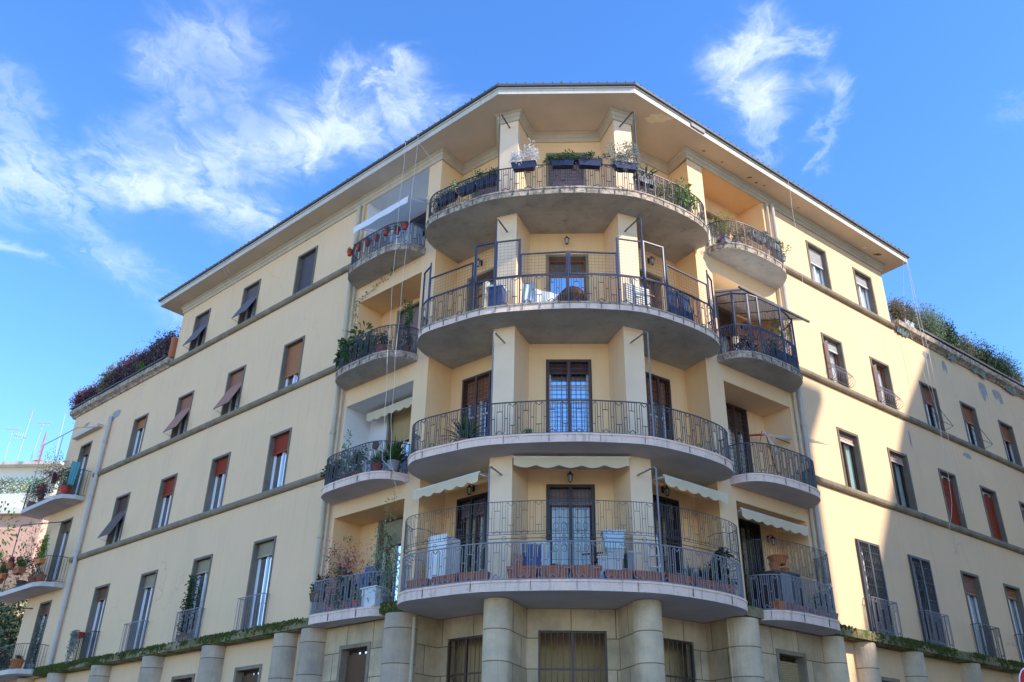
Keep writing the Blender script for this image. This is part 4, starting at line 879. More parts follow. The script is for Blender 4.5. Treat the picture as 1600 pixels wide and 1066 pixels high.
for c in 'CDEF':
    W(FR, colsR[c], ZWIN[4], shutter='shutter_salmon' if c == 'C' else 'shutter_orange', roll=.36, frame='white_frame', cur='curtain', cover=(0, .35), rest_arms=c in 'CD')
    W(FR, colsR[c], ZWIN[3], shutter='shutter_vermilion', roll=.98, cur=None, gap_top=.14)
    W(FR, colsR[c], ZWIN[2], shutter='shutter_salmon' if c == 'C' else 'shutter_orange', roll=.22 if c == 'C' else .12, cur='curtain', cover=(.55, 1) if c != 'C' else (.1, 1), name='french_window')
for c in 'AB':
    w = W(FR, colsR[c], ZWIN[2], shutter=None, frame='white_frame', cur=None, name='french_window'); a, b = colsR[c]; grille(FR, a+.01, b-.01, 5.95, 8.30, w, .05, mt='iron', style='ring', fw=.06, r=.009)
# balconette railings
def balconette(F, c, z0, z1, o, mt, lab=None, motif=True, kind='balconette'):
    a, b = c[0]-.06, c[1]+.06; pts = [F.P(a, .0, 0)[:2], F.P(a, o, 0)[:2], F.P(b, o, 0)[:2], F.P(b, 0, 0)[:2]]; B = MB()
    if motif:
        motif_rail(B, [pts[1], pts[2]], z0, z1, .0075, period=.55)
        for q in ((pts[0], pts[1]), (pts[2], pts[3])): bar_rail(B, list(q), z0, z1, .0075, .09)
    else: bar_rail(B, pts, z0, z1, .0085, .105)
    o_ = B.build(kind, M[mt], bld)
    if lab: o_['label'] = lab
for c, mo in (('A', False), ('B', True), ('C', False), ('D', False)): balconette(FL, colsL[c], 5.86, 6.72, .20, 'iron_grey' if c != 'D' else 'iron_black', motif=mo)
for c in 'AB': balconette(FR, colsR[c], 5.86, 6.74, .24, 'iron_grey')
for c in 'CDEF': balconette(FR, colsR[c], 5.86, 6.74, .24, 'iron')
for c in 'AB':                                       # bellied window guards
    a, b = colsR[c][0]+.02, colsR[c][1]-.02; B = MB(); n = 9; zz0, zz1 = 13.03, 13.62
    bel = [(0.02, 1), (.10, .8), (.20, .55), (.25, .32), (.22, .12), (.10, .0), (.02, 0)]
    for i in range(n+1):
        s = a+(b-a)*i/n; B.tube([FR.P(s, o, zz0+(zz1-zz0)*v) for o, v in bel], .0075, 4)
    for v, o in ((1, .03), (.0, .10), (.55, .20)): B.tube([FR.P(a, 0, zz0+(zz1-zz0)*v), FR.P(a, o, zz0+(zz1-zz0)*v), FR.P(b, o, zz0+(zz1-zz0)*v), FR.P(b, 0, zz0+(zz1-zz0)*v)], .009, 4)
    B.build('window_guard', M['iron_grey'], bld)
    B = MB(); s = a+.02; slats(B, FR.P(s, .02, 14.28), Vector(FR.P(s+.0, .15, 0))-Vector(FR.P(s, .02, 0)), (0, 0, -1.22), .055, .01); B.build('open_shutter', M['shutter_pink'], bld, recalc=False)
# small service bits on walls
B = MB(); B.lathe(FL.P(5.86, -.82, 10.45), [(0, 0)], 3) if False else None
c = Vector(FL.P(5.15+.6, -.88, 10.55)); B.tube([c, c+Vector((*(FL.n*.05), 0))], .12, 14); B.build('wall_plate', M['brown_pot'], balc['L3'])
B = MB(); c = Vector(FR.P(23.9, .35, 12.55)); nn = Vector((-.5, -.8, .33)).normalized(); t1 = nn.orthogonal().normalized(); t2 = nn.cross(t1)
rings = []
for r, d in ((0, .0), (.15, .02), (.27, .06), (.36, .11)): rings.append((r, d))
for i in range(3):
    for j in range(18):
        a0, a1 = 2*pi*j/18, 2*pi*(j+1)/18
        p = lambda r, d, a: c+nn*d+(t1*cos(a)+t2*sin(a))*r
        B.quad(p(*rings[i], a0), p(*rings[i], a1), p(*rings[i+1], a1), p(*rings[i+1], a0))
B.tube([c, FR.P(23.9, 0, 12.45)], .02, 6); B.tube([c-t2*.3+nn*.1, c+nn*.4], .01, 4); B.build('satellite_dish', M['white_plastic'], bld, recalc=False)
B = MB(); B.box(FL, 5.45+16.5, 24.2, .0, .22, 15.0, 15.12); B.tube([FL.P(22.0, .12, 15.0), FL.P(22.0, .95, 14.7), FL.P(25.0, .95, 14.7), FL.P(25.0, .95, 12.2)], .02, 6); B.tube([FL.P(23.2, .95, 14.7), FL.P(23.2, .95, 12.2)], .018, 6); B.build('awning_box', M['pipe'], bld)
B = MB(); B.tube([FL.P(23.3, 0, 11.4), FL.P(25.2, .85, 11.4), FL.P(25.3, .86, 11.3), FL.P(25.3, .86, 8.8)], .02, 6); B.build('awning_pole', M['iron'], FB3)
B = MB(); B.tube([FL.P(24.2, 0, 8.2), FL.P(25.1, .8, 8.2), FL.P(25.2, .86, 8.1), FL.P(25.2, .86, 5.9)], .02, 6); B.build('awning_pole', M['iron_black'], FB2)
B = MB(); B.box(FL, WL_END+.06, WL_END+.28, -.5, .14, 16.57, 17.42); B.build('screen_wall', M['terracotta'], bld)

# ------------------------------------------------------------------ neighbouring buildings (unseen across the street, shaped to cast the facade shadows)
def simple_block(name, pts, h, mt, label, gable=None, rows=6, wins=True):
    e = empty(name, (*(sum((V2(p) for p in pts), Vector((0, 0)))/len(pts)), 0)); tag(e, label, 'building')
    B = MB(); B.prism(pts, 0, h, top=False, bot=False); B.build('wall', M[mt], e)
    ro = offset(pts, -.6, True); ar = sum(pts[i][0]*pts[(i+1) % len(pts)][1]-pts[(i+1) % len(pts)][0]*pts[i][1] for i in range(len(pts)))
    ro = offset(pts, .6 if ar > 0 else -.6, True); B = MB(); B.prism(ro, h, h+.4); B.build('roof', M['tile'], e)
    return e
def face_windows(e, F, s0, s1, rows, z0, dz, step=3.0, w=1.1, h=1.7, mt='shutter_umber'):
    n = int((s1-s0)/step)
    for r in range(rows):
        for i in range(n):
            s = s0+(i+.5)*(s1-s0)/n; z = z0+dz*r; B = MB(); B.box(F, s-w/2-.1, s+w/2+.1, .0, .06, z-.1, z+h+.1); f = B.build('window', M['course'], e); B = MB(); B.box(F, s-w/2, s+w/2, .03, .08, z, z+h); B.build('shutter', M[mt], f)
def RP(s, o): return FR.P(s, o, 0)[:2]
FA = Frame(RP(0, 16.4), FR.u, -FR.n)
e = simple_block('neighbour_building', [RP(7.2, 16.4), RP(17.6, 16.4), RP(17.6, 26), RP(7.2, 26)], 24.3, 'ochre_wall', 'unseen ochre apartment block across the street, behind and right of the viewer')
face_windows(e, FA, 7.6, 17.2, 6, 4.0, 3.3, 3.4)
# second neighbour: outline traced back from its shadow edge on the right facade
sil = [(19.9, 0), (19.9, 18.3), (20.4, 19.1), (21.8, 20.9), (22.6, 21.7), (23.05, 22.2), (23.05, 22.8), (22.4, 23.3), (23.0, 23.9), (22.7, 24.4), (22.9, 25.6), (25.6, 29.0), (45, 29.0), (45, 0)]
e = empty('neighbour_building', (*RP(30, 20), 0)); tag(e, 'unseen stepped ochre house further up the street, right of the viewer', 'building')
B = MB(); n = len(sil); vs = [(*RP(s, 16.4), z) for s, z in sil]+[(*RP(s, 27), z) for s, z in sil]
B.add(vs, [tuple(range(n)), tuple(range(n, 2*n))]+[(i, (i+1) % n, (i+1) % n+n, i+n) for i in range(n)]); B.build('wall', M['ochre_wall'], e)
face_windows(e, FA, 26, 44, 6, 4.5, 3.4, 3.4)
# ------------------------------------------------------------------ pale building with roof terrace, far left
pb = empty('terraced_building', (-32, 47, 0)); tag(pb, 'pale cream and pink building with roof terrace at the far left edge', 'building')
q0, q1, q2 = (-40, 47.2), (-24.3, 45.6), (-21.0, 50.5)
FBk = Seg(q0, q1); FBs = Seg(q1, q2)
B = MB(); B.prism([q0, q1, q2, (-21, 60), (-40, 60)], 0, 15.0, top=True, bot=False); B.build('wall', M['pink_wall'], pb)
B = MB(); B.prism(offset([q0, q1, q2], .35)+[(-21, 60), (-40, 60)], 15.0, 15.35); B.prism(offset([q0, q1, q2], .12)+[(-21, 60), (-40, 60)], 15.35, 16.15); B.build('cornice', M['cream_wall'], pb)
B = MB(); B.prism(offset([q0, q1, q2], -1.6)+[(-22.5, 60), (-40, 60)], 16.15, 18.25, bot=False); B.build('penthouse_wall', M['cream_wall'], pb)
B = MB(); B.prism(offset([q0, q1, q2], -1.1)+[(-22, 60), (-40, 60)], 18.25, 18.42); B.build('roof', M['fascia'], pb)
B = MB(); B.box(FBs, 1.5, 4.5, -.0, .02, 13.0, 14.6); B.build('shaded_panel', M['rust'], pb) if False else None
B = MB(); 
for i in range(12):
    s = 12.2+i*.29
    for sg in (-1, 1): B.tube([FBk.P(s, .0, 16.2), FBk.P(s+sg*.9, .0, 17.1)], .02, 3)
t_ = B.build('trellis', M['trellis'], pb)
B = MB(); B.lathe((*FBk.P(13.2, -2.2, 0)[:2], 18.42), [(.35, 0), (.35, .25), (.5, .27), (.3, .4), (0, .45)], 10); B.build('chimney_cap', M['terracotta'], pb)
def antenna(x, y, z0, z1, kind, label, mt='antenna', lean=0.0):
    e = empty('roof_antenna', (x, y, z0)); tag(e, label, 'antenna', 'antennas on the far left roof')
    T = Vector((x+lean, y, z1)); B = MB(); B.tube([(x, y, z0), T], .028, 5, r2=.018); B.build('mast', M[mt], e); B = MB()
    if kind == 'yagi':
        B.tube([T+Vector((-.5, .1, .06)), T+Vector((.5, -.1, -.06))], .018, 4)
        for k in range(5): c = T+Vector((-.5+.22*k, .1-.045*k, .06-.024*k)); B.tube([c-Vector((.05, .2, .22)), c+Vector((.05, .2, .22))], .012, 3)
    elif kind == 'tall':
        for k in range(5): c = T+Vector((0, 0, -.12*k)); B.tube([c-Vector((.13, .1, 0)), c+Vector((.13, .1, 0))], .014, 3)
        c = T+Vector((0, 0, -1.7)); B.tube([c-Vector((.5, .2, -.08)), c+Vector((.1, .0, 0))], .02, 3)
        for k in range(4): d = c+Vector((-.45+.12*k, -.15, .1)); B.tube([d-Vector((0, 0, .18)), d+Vector((0, 0, .18))], .012, 3)
    elif kind == 'tee':
        B.tube([T, T+Vector((1.0, 0, .02))], .022, 4); B.tube([T+Vector((.8, 0, -.3)), T+Vector((.8, 0, .3))], .014, 3)
    elif kind == 'cross':
        for k in range(3): c = T-Vector((0, 0, .35*k)); B.tube([c-Vector((.4, 0, 0)), c+Vector((.4, 0, 0))], .016, 3)
        B.tube([T-Vector((0, 0, .7)), T], .014, 3)
    else:
        for k in range(6): z = z0+(z1-z0)*k/6; B.tube([(x-.14+.02*k, y, z), (x+.14-.02*k, y, z+.2)], .012, 3)
        B.tube([(x-.18, y, z0), T], .014, 3); B.tube([(x+.18, y, z0), T], .014, 3)
    B.build('antenna_arms', M[mt], e)
antenna(-27.8, 46.5, 18.3, 20.1, 'yagi', 'short leaning aerial at the left edge of the photo', lean=.0); antenna(-27.1, 46.5, 18.3, 21.3, 'tall', 'tallest white mast with stacked crossbars, second from left', lean=.1)
antenna(-26.4, 46.6, 18.3, 20.55, 'yagi', 'mast topped by a fish bone aerial', lean=.15); antenna(-25.2, 46.8, 18.3, 21.3, 'tee', 'tall mast with long horizontal arm at its top', lean=-.1)
antenna(-24.85, 47.6, 18.2, 21.7, 'cross', 'thin red and white mast nearest the left wing', 'antenna', .05); antenna(-25.75, 46.2, 18.1, 19.9, 'lattice', 'small red lattice mast between the tall aerials', 'antenna_red')
antenna(-24.55, 48.2, 18.2, 20.9, 'yagi', 'aerial partly hidden by the wing corner')
# ------------------------------------------------------------------ plants
def leaf(B, c, d, w, l, rng, bend=.3):
    d = Vector(d).normalized(); sd = d.cross(Vector((rng.uniform(-1, 1), rng.uniform(-1, 1), rng.uniform(-.3, 1)))); 
    if sd.length < 1e-3: sd = d.orthogonal()
    sd.normalize(); c = Vector(c); mid = c+d*l*.5; tip = c+d*l+Vector((0, 0, -bend*l))
    B.add([c, mid+sd*w*.5, tip, mid-sd*w*.5], [(0, 1, 2, 3)])
def crown(B, c, rx, ry, rz, n, size, rng, shell=.55, clumps=None, droop=0.2, asp=.45, spread=.42, cs=(.25, .5), zmin=None):
    c = Vector(c); cl = [(Vector((rng.gauss(0, spread)*rx, rng.gauss(0, spread)*ry, rng.gauss(0, spread*.9)*rz)), rng.uniform(*cs)) for _ in range(clumps or max(4, int(n/45)))]
    for i in range(n):
        o, k = cl[i % len(cl)]; v = Vector((rng.gauss(0, 1), rng.gauss(0, 1), rng.gauss(0, 1))); v.normalize(); v = Vector((v.x*rx, v.y*ry, v.z*rz))*k*rng.uniform(shell, 1.05)
        p = c+o+v
        if zmin is not None and p.z < zmin: continue
        leaf(B, p, v+Vector((rng.uniform(-1, 1), rng.uniform(-1, 1), rng.uniform(-.4, .8)))*.15, size*asp*rng.uniform(.7, 1.2), size*rng.uniform(.7, 1.3), rng, droop)
_seed = [100]; BOOST = {'bush': 2.3, 'spiky': 1.3, 'trail': 1.5, 'vine': 1.5}
def rngn(): _seed[0] += 1; return random.Random(_seed[0])
def round_pot(e, c, r, h, mt='terracotta'):
    B = MB(); B.lathe(c, [(0, 0), (r*.68, 0), (r*.95, h*.82), (r*1.06, h*.82), (r*1.06, h), (r*.92, h), (r*.9, h*.9), (0, h*.9)], 16); return B.build('pot', M[mt], e)
def trough(e, c, l, w, h, rz, mt):
    B = MB(); B.wbox(c, l, w, h*.86, rz, .82); B.wbox((c[0], c[1], c[2]+h*.84), l*1.03, w*1.06, h*.16, rz, 1.0); return B.build('planter', M[mt], e)
def plant(label, c, kind='bush', size=(.25, .3), leafm='leaf_green', pot=None, cat='potted plant', group=None, n=None, ls=.06, name='potted_plant', extra=None):
    """c = world point of the pot's base; size = (radius, height of the greenery); pot = ('round'|'trough', dims.., material)"""
    rng = rngn(); e = empty(name, c); tag(e, label, cat, group); c = Vector(c); top = c.copy(); ls = ls*1.25; n = int(n*BOOST.get(kind, 1)) if n else None
    if pot:
        if pot[0] == 'round': round_pot(e, c, pot[1], pot[2], pot[3]); top.z += pot[2]*.9
        else: trough(e, c, pot[1], pot[2], pot[3], pot[4], pot[5]); top.z += pot[3]*.9
    r, h = size; rz = pot[4] if pot and pot[0] == 'trough' else 0; ax = Vector((cos(rz), sin(rz), 0)); B = MB()
    if kind == 'bush':
        n = n or 600
        if pot and pot[0] == 'trough':
            for k in range(3): crown(B, top+ax*pot[1]*.33*(k-1)+Vector((0, 0, h*.5)), r*.75, r*.62, h*rng.uniform(.75, 1.05), n//3, ls, rng)
        else: crown(B, top+Vector((0, 0, h*.5)), r*1.12, r*1.12, h*.8, n, ls, rng, zmin=c.z+.12)
    elif kind == 'spiky':
        for i in range(n or 34):
            a = rng.uniform(0, 2*pi); el = rng.uniform(.25, 1.45); d = Vector((cos(a)*cos(el), sin(a)*cos(el), sin(el))); l = h*rng.uniform(.75, 1.1); w = ls*.7; sd = d.cross(Vector((0, 0, 1))).normalized()
            p = [top, top+d*l*.5, top+d*l+Vector((0, 0, -l*.22*cos(el)))]; B.add([p[0]-sd*w*.3, p[0]+sd*w*.3, p[1]+sd*w*.5, p[2], p[1]-sd*w*.5], [(0, 1, 2, 4), (4, 2, 3)])
    elif kind == 'trail':
        osg = -1 if Vector((ax.y, -ax.x, 0)).dot(c) > 0 else 1
        for i in range(n or 40):
            a = ax*rng.uniform(-1, 1)*r+Vector((rng.uniform(-.06, .06), rng.uniform(-.06, .06), 0)); l = h*rng.uniform(.3, 1); p = top+a
            for k in range(int(l/.03)): q = p+Vector((rng.uniform(-.03, .03), rng.uniform(-.03, .03), .06-.035*k))+Vector((ax.y, -ax.x, 0))*osg*.14; leaf(B, q, (rng.uniform(-1, 1), rng.uniform(-1, 1), rng.uniform(-.6, .2)), ls*.5, ls, rng)
    elif kind == 'vine':
        for i in range(n or 10):
            p = top+ax*rng.uniform(-1, 1)*r; l = h*rng.uniform(.55, 1); ph = rng.uniform(0, 6)
            pts = [p+Vector((.05*sin(ph+k*.9)+ax.x*.04*sin(k), .03*cos(ph+k), k*l/10)) for k in range(11)]; B.tube(pts, .004, 3)
            for q in pts[1:]:
                for _ in range(5): leaf(B, q+Vector((rng.uniform(-.05, .05), rng.uniform(-.05, .05), rng.uniform(-.04, .04))), (rng.uniform(-1, 1), rng.uniform(-1, 1), rng.uniform(-.5, .6)), ls*.5, ls, rng)
    B.build('foliage', M[leafm], e, recalc=False)
    if extra:
        B = MB(); crown(B, top+Vector((0, 0, h*.7)), r*1.1, r*1.0, h*.7, extra[1], ls*.85, rng); B.build('flowers', M[extra[0]], e, recalc=False)
    return e
def rail_pt(x, inset=0.0):                          # point on the central railing at world x, moved inward
    d = dx(x); q = CP.at(d); q2 = CP.at(d+.03); t = (q2-q).normalized(); return q+Vector((-t.y, t.x))*inset, math.atan2(t.y, t.x)
# F5, boxes hung outside or just inside the railing
G5 = 'plants along the top central balcony'
for x, z, lab, km, sz, n_, ls_, ex in (
    (.24, 16.06, 'frosty silver plant in navy box above the left pier side', 'leaf_white', (.30, .42), 420, .05, None),
    (1.20, 16.06, 'navy box of green and rusty leaves left of the top door centre', 'leaf_green', (.36, .16), 300, .055, ('leaf_rust', 90)),
    (1.86, 16.06, 'navy box of low grey green leaves right of the top door centre', 'leaf_blue', (.34, .17), 260, .05, None),
    (2.76, 16.04, 'round grey green shrub in a navy box before the right pier', 'leaf_silver', (.34, .50), 900, .045, None),
    (3.42, 16.0, 'navy planter of spiky agave right of the right pole', 'leaf_agave', (.3, .46), 20, .06, None),
    (-.80, 15.98, 'dark planter nearest the left pole on the top balcony', 'leaf_dark', (.3, .22), 260, .05, None),
    (-1.32, 15.98, 'navy box with fresh pale green plant at the top left bend', 'leaf_pale', (.3, .26), 320, .055, None),
    (-1.90, 15.93, 'navy box with whitish leaves at the top left bend', 'leaf_silver', (.28, .22), 260, .05, None)):
    q, rz = rail_pt(x, -.14 if -.5 < x < 3.1 else .16)
    plant(lab, (q.x, q.y, z), 'spiky' if km == 'leaf_agave' else 'bush', sz, km, ('trough', .62, .2, .20, rz, 'navy_pot'), group=G5, n=n_, ls=ls_, extra=ex)
for x, z, lab, km, sz, n_, ls_ in (
    (4.10, 15.60, 'bushy grey olive plant at the top right bend', 'leaf_olive', (.32, .80), 700, .05), (4.66, 15.60, 'bright green leafy plant right of the olive one', 'leaf_bright', (.30, .82), 380, .10),
    (-2.22, 15.60, 'round yellowish bush at the left end of the top balcony', 'leaf_olive', (.24, .72), 520, .045)):
    q, rz = rail_pt(x, .28); plant(lab, (q.x, q.y, FLO[5]), 'bush', (sz[0], sz[1]-.2), km, ('round', .17, .26, 'brown_pot'), group=G5, n=n_, ls=ls_)
def boxthing(name, label, cat, c, sx, sy, sz, rz, mt, parts=None, taper=1.0, group=None):
    e = empty(name, c); tag(e, label, cat, group); B = MB(); B.wbox(c, sx, sy, sz, rz, taper); B.build('body', M[mt], e)
    for p in (parts or []): B = MB(); B.wbox((c[0]+p[1][0], c[1]+p[1][1], c[2]+p[1][2]), *p[2], rz, 1.0); B.build(p[0], M[p[3]], e)
    return e
q, rz = rail_pt(2.2, .8)
boxthing('storage_box', 'blue lidded box on the floor of the top balcony', 'box', (q.x, q.y, FLO[5]), .62, .3, .52, rz, 'blue_plastic', [('lid', (0, 0, .5), (.66, .34, .05), 'blue_plastic')])
# F4: laundry, umbrella base, stacked chairs
def cloth(name, label, cat, pts, mt, folds=5, amp=.04):
    e = MB(); a, b, c_, d = [Vector(p) for p in pts]; nn = (b-a).cross(d-a).normalized(); n, m_ = 18, 10; vs = []
    for i in range(n+1):
        for j in range(m_+1):
            u, v = i/n, j/m_; p = a.lerp(b, u).lerp(d.lerp(c_, u), v); vs.append(p+nn*amp*sin(u*folds*2*pi+v*2)*(.3+.7*v)+Vector((0, 0, -.03*sin(u*pi)*(1-v))))
    e.add(vs, [(i*(m_+1)+j, (i+1)*(m_+1)+j, (i+1)*(m_+1)+j+1, i*(m_+1)+j+1) for i in range(n) for j in range(m_)])
    o = e.build(name, M[mt], recalc=False, smooth=True); tag(o, label, cat); return o
z = FLO[4]
cloth('bed_sheet', 'white sheet drying low behind the screened balcony railing', 'sheet', [(.35, 18.35, z+.70), (1.55, 18.3, z+.42), (1.65, 18.35, z+.05), (.3, 18.3, z+.08)], 'curtain', 4, .05)
cloth('blue_towel', 'pale blue towel hanging left of the drying sheet', 'towel', [(.22, 18.3, z+.78), (.5, 18.28, z+.8), (.5, 18.3, z+.25), (.2, 18.3, z+.2)], 'pale_blue', 2, .03)
e = empty('flower_pot', (1.42, 18.25, z)); tag(e, 'big faceted brown pot behind the screened balcony railing', 'pot'); B = MB(); B.lathe((1.42, 18.25, z), [(0, 0), (.14, 0), (.36, .32), (.36, .40), (.22, .56), (.18, .56), (0, .5)], 8); B.build('body', M['brown_pot'], e)
def fold_chair(label, c, rz, mt, fr='white_frame', h=.95, group=None, name='folding_chair'):
    e = empty(name, c); tag(e, label, 'chair', group); F = Frame(c[:2], (cos(rz), sin(rz)), (sin(rz), -cos(rz))); z = c[2]
    B = MB()
    for s in (-.22, .22): B.tube([F.P(s, .10, z), F.P(s, -.06, z+h)], .014, 5); B.tube([F.P(s*.9, -.12, z), F.P(s*.9, .08, z+h*.62)], .014, 5)
    B.tube([F.P(-.22, -.06, z+h), F.P(.22, -.06, z+h)], .014, 5); B.build('frame', M[fr], e)
    B = MB()
    for k in range(5): s = -.2+.085*k; B.box(F, s, s+.06, -.075, -.05, z+.42, z+h-.03)
    B.build('backrest', M[mt], e); B = MB(); B.box(F, -.2, .2, .03, .06, z+.22, z+.6); B.build('seat', M[mt], e); return e
def chair_stack(label, c, rz, mt, n=3):
    e = empty('stacked_chairs', c); tag(e, label, 'chairs'); F = Frame(c[:2], (cos(rz), sin(rz)), (sin(rz), -cos(rz)))
q, rz = rail_pt(4.25, .38)
for k in range(2):
    fold_chair(['dark blue covered chair by the right bend, outer one', 'dark blue covered chair by the right bend, inner one'][k], (q.x-.02+.33*k, q.y+.1+.22*k, z), rz+.1, 'dark_blue', 'dark_blue', 1.15, 'dark blue chairs on the screened balcony')
q, rz = rail_pt(3.3, .55); B = MB(); slats(B, Vector((q.x-.3, q.y, z+1.05)), Vector((.62, .35, 0)), (0, 0, -1.0), .06, .012); B.quad((q.x-.3, q.y+.02, z+1.05), (q.x+.32, q.y+.37, z+1.05), (q.x+.32, q.y+.37, z+.05), (q.x-.3, q.y+.02, z+.05)); o = B.build('louvred_panel', M['shutter_white'], recalc=False); tag(o, 'white louvred panel leaning behind the right pole', 'panel')
q, rz = rail_pt(-.55, .5)
boxthing('cupboard', 'blue plastic cupboard behind the left pole of the screened balcony', 'cupboard', (q.x, q.y, z), .34, .3, .82, rz, 'blue_plastic', [('lid', (0, 0, .8), (.38, .34, .04), 'pale_blue')])
B = MB(); q, rz = rail_pt(-.85, .35); B.tube([(q.x, q.y, z), (q.x+.03, q.y+.05, z+1.0)], .08, 10); o = B.build('rolled_mat', M['awning']); tag(o, 'rolled beige mat standing left of the blue cupboard', 'mat')
# F3
plant('arching green palm like plant left on the bare railed balcony', (-1.02, 18.95, FLO[3]), 'spiky', (.4, .72), 'leaf_green', ('round', .17, .22, 'terracotta'), n=70, ls=.05)
plant('small ragged green plant left of the bare railed balcony door', (.40, 18.12, FLO[3]-.0), 'spiky', (.2, .26), 'leaf_bright', None, n=40, ls=.03, cat='plant', name='small_plant')
plant('tiny green tuft right of the bare railed balcony door', (2.22, 18.05, FLO[3]-.0), 'spiky', (.12, .16), 'leaf_pale', None, n=24, ls=.02, cat='plant', name='small_plant')
# F2 centre
z = FLO[2]
q = Vector((-1.42, 19.62)); boxthing('white_cabinet', 'tall white cabinet on the lowest central balcony, left', 'cabinet', (q.x, q.y, z), .46, .56, 1.26, -.62, 'white_plastic', [('door', (-.1, -.3, .06), (.44, .02, 1.2), 'sign_white')])
GT = 'terracotta troughs along the lowest central balcony'
for i, (x, ln) in enumerate(((-1.98, .55), (-1.35, .6), (-.75, .62), (.28, .62), (.93, .6), (1.58, .6), (2.25, .55), (2.9, .6), (3.55, .62), (4.2, .6), (4.72, .5))):
    q, rz = rail_pt(x, .17); hh = .30 if .2 < x < 1.9 else .23; ln *= 1.06
    lab = ['first trough from the left bend', 'second trough from the left, before the white cabinet', 'third trough, ending at the left pier', 'taller trough under the folded chairs', 'taller trough before the door, left leaf', 'taller trough before the door, right leaf', 'low trough before the white bins', 'low trough before the right pier', 'low trough before the right hand door', 'low trough under the leafy spikes', 'last trough at the right bend'][i]
    e = empty('terracotta_trough', (q.x, q.y, z)); tag(e, 'terracotta trough: '+lab if False else 'terracotta '+lab, 'planter', GT); trough(e, (q.x, q.y, z), ln*.96, .24, hh, rz, 'terracotta'); B = MB(); B.wbox((q.x, q.y, z+hh), ln*.86, .17, .006, rz); B.build('soil', M['bark'], e)
fold_chair('folded chair with dark blue stripes, left of the door', (.50, 18.50, z), 0.05, 'blue_plastic', h=.92, group='folded chairs left of the lowest door'); fold_chair('folded chair with blue seat behind the striped one', (.66, 18.62, z), 0.0, 'pale_blue', h=.95, group='folded chairs left of the lowest door')
B = MB(); B.box(Frame((.2, 18.35), (1, .0), (0, -1)), -.09, -.02, 0, .05, z+.2, z+.62); B.box(Frame((.25, 18.37), (1, .05), (0, -1)), 0, .06, 0, .05, z+.2, z+.60); o = B.build('wooden_slats', M['terracotta']); tag(o, 'two short reddish boards beside the folded chairs', 'boards')
boxthing('white_bin', 'large white bin right of the lowest door', 'bin', (2.12, 18.55, z), .52, .42, .58, 0, 'white_plastic', [('lid', (0, 0, .56), (.56, .46, .05), 'white_plastic')], .85)
boxthing('storage_tub', 'mint rimmed tub standing on the large white bin', 'tub', (2.24, 18.48, z+.62), .36, .34, .16, 0, 'white_plastic', [('rim', (0, 0, .15), (.40, .38, .035), 'mint')], .85)
boxthing('storage_tub', 'pale blue clear tub on top of the pile by the right pier', 'tub', (2.22, 18.55, z+.82), .46, .36, .34, 0, 'pale_blue', [('rim', (0, 0, .32), (.50, .40, .035), 'white_plastic')], .85)
boxthing('flat_panel', 'dark folded panel leaning at the right pier', 'panel', (2.52, 18.5, z), .10, .30, .72, .2, 'grey_pot', [('edge', (0, 0, .7), (.11, .32, .03), 'white_plastic')])
B = MB()
for s in (-.13, .13):
    B.tube([(3.12+s, 18.72, z), (3.05+s*.7, 18.55, z+1.15)], .012, 4); B.tube([(3.0+s, 18.35, z), (3.05+s*.7, 18.55, z+1.15)], .012, 4)
for k in range(1, 5): f = k/5; B.box(Frame((3.12-.07*f, 18.72-.17*f), (1, 0), (0, -1)), -.13, .13, -.02, .06, z+1.15*f, z+1.15*f+.02)
o = B.build('step_ladder', M['white_frame']); tag(o, 'small white step ladder behind the right pole', 'ladder')
plant('small blue green plant behind the step ladder', (3.42, 18.75, z), 'bush', (.14, .3), 'leaf_blue', ('round', .1, .15, 'terracotta'), n=160)
B = MB()
for k, (x, y) in enumerate(((.98, 18.5), (1.75, 18.5))):
    for r in (.16, .13): B.tube([(x+r*cos(a), y+.02*sin(a*2), z+.34+r*.8*sin(a)) for a in [j*pi/7 for j in range(14)]], .012, 5, True)
o = B.build('coiled_hose', M['brown_pot']); tag(o, 'brown coiled hose loops before the lowest door', 'hose')
B = MB(); B.tube([(1.55, 18.45, z+.66), (1.98, 18.4, z+.70)], .02, 5); B.lathe((1.8, 18.44, z+.5), [(0, .02), (.09, 0), (.1, .14), (0, .16)], 8); o = B.build('garden_tool', M['darkwood']); tag(o, 'dark wooden tool handle left of the white bin', 'tool')
q, rz = rail_pt(4.35, .34); plant('cluster of blue green succulent spikes at the lowest right bend', (q.x, q.y, z+.16), 'spiky', (.4, .55), 'leaf_blue', None, n=70, ls=.06, cat='plant', name='succulent_plant')
q, rz = rail_pt(4.0, .3); plant('spreading grey green succulent before the right recess wall', (q.x, q.y, z+.16), 'spiky', (.4, .5), 'leaf_silver', None, n=50, ls=.05, cat='plant', name='succulent_plant')
plant('broad dark leafed plant at the end of the lowest central balcony', (4.62, 19.35, z), 'bush', (.22, .5), 'leaf_dark', ('round', .17, .38, 'brown_pot'), n=150, ls=.13)
plant('small green sprout in the trough before the left door', (-.78, 18.50, z+.16), 'bush', (.09, .16), 'leaf_bright', None, n=60, ls=.04, cat='plant', name='small_plant')
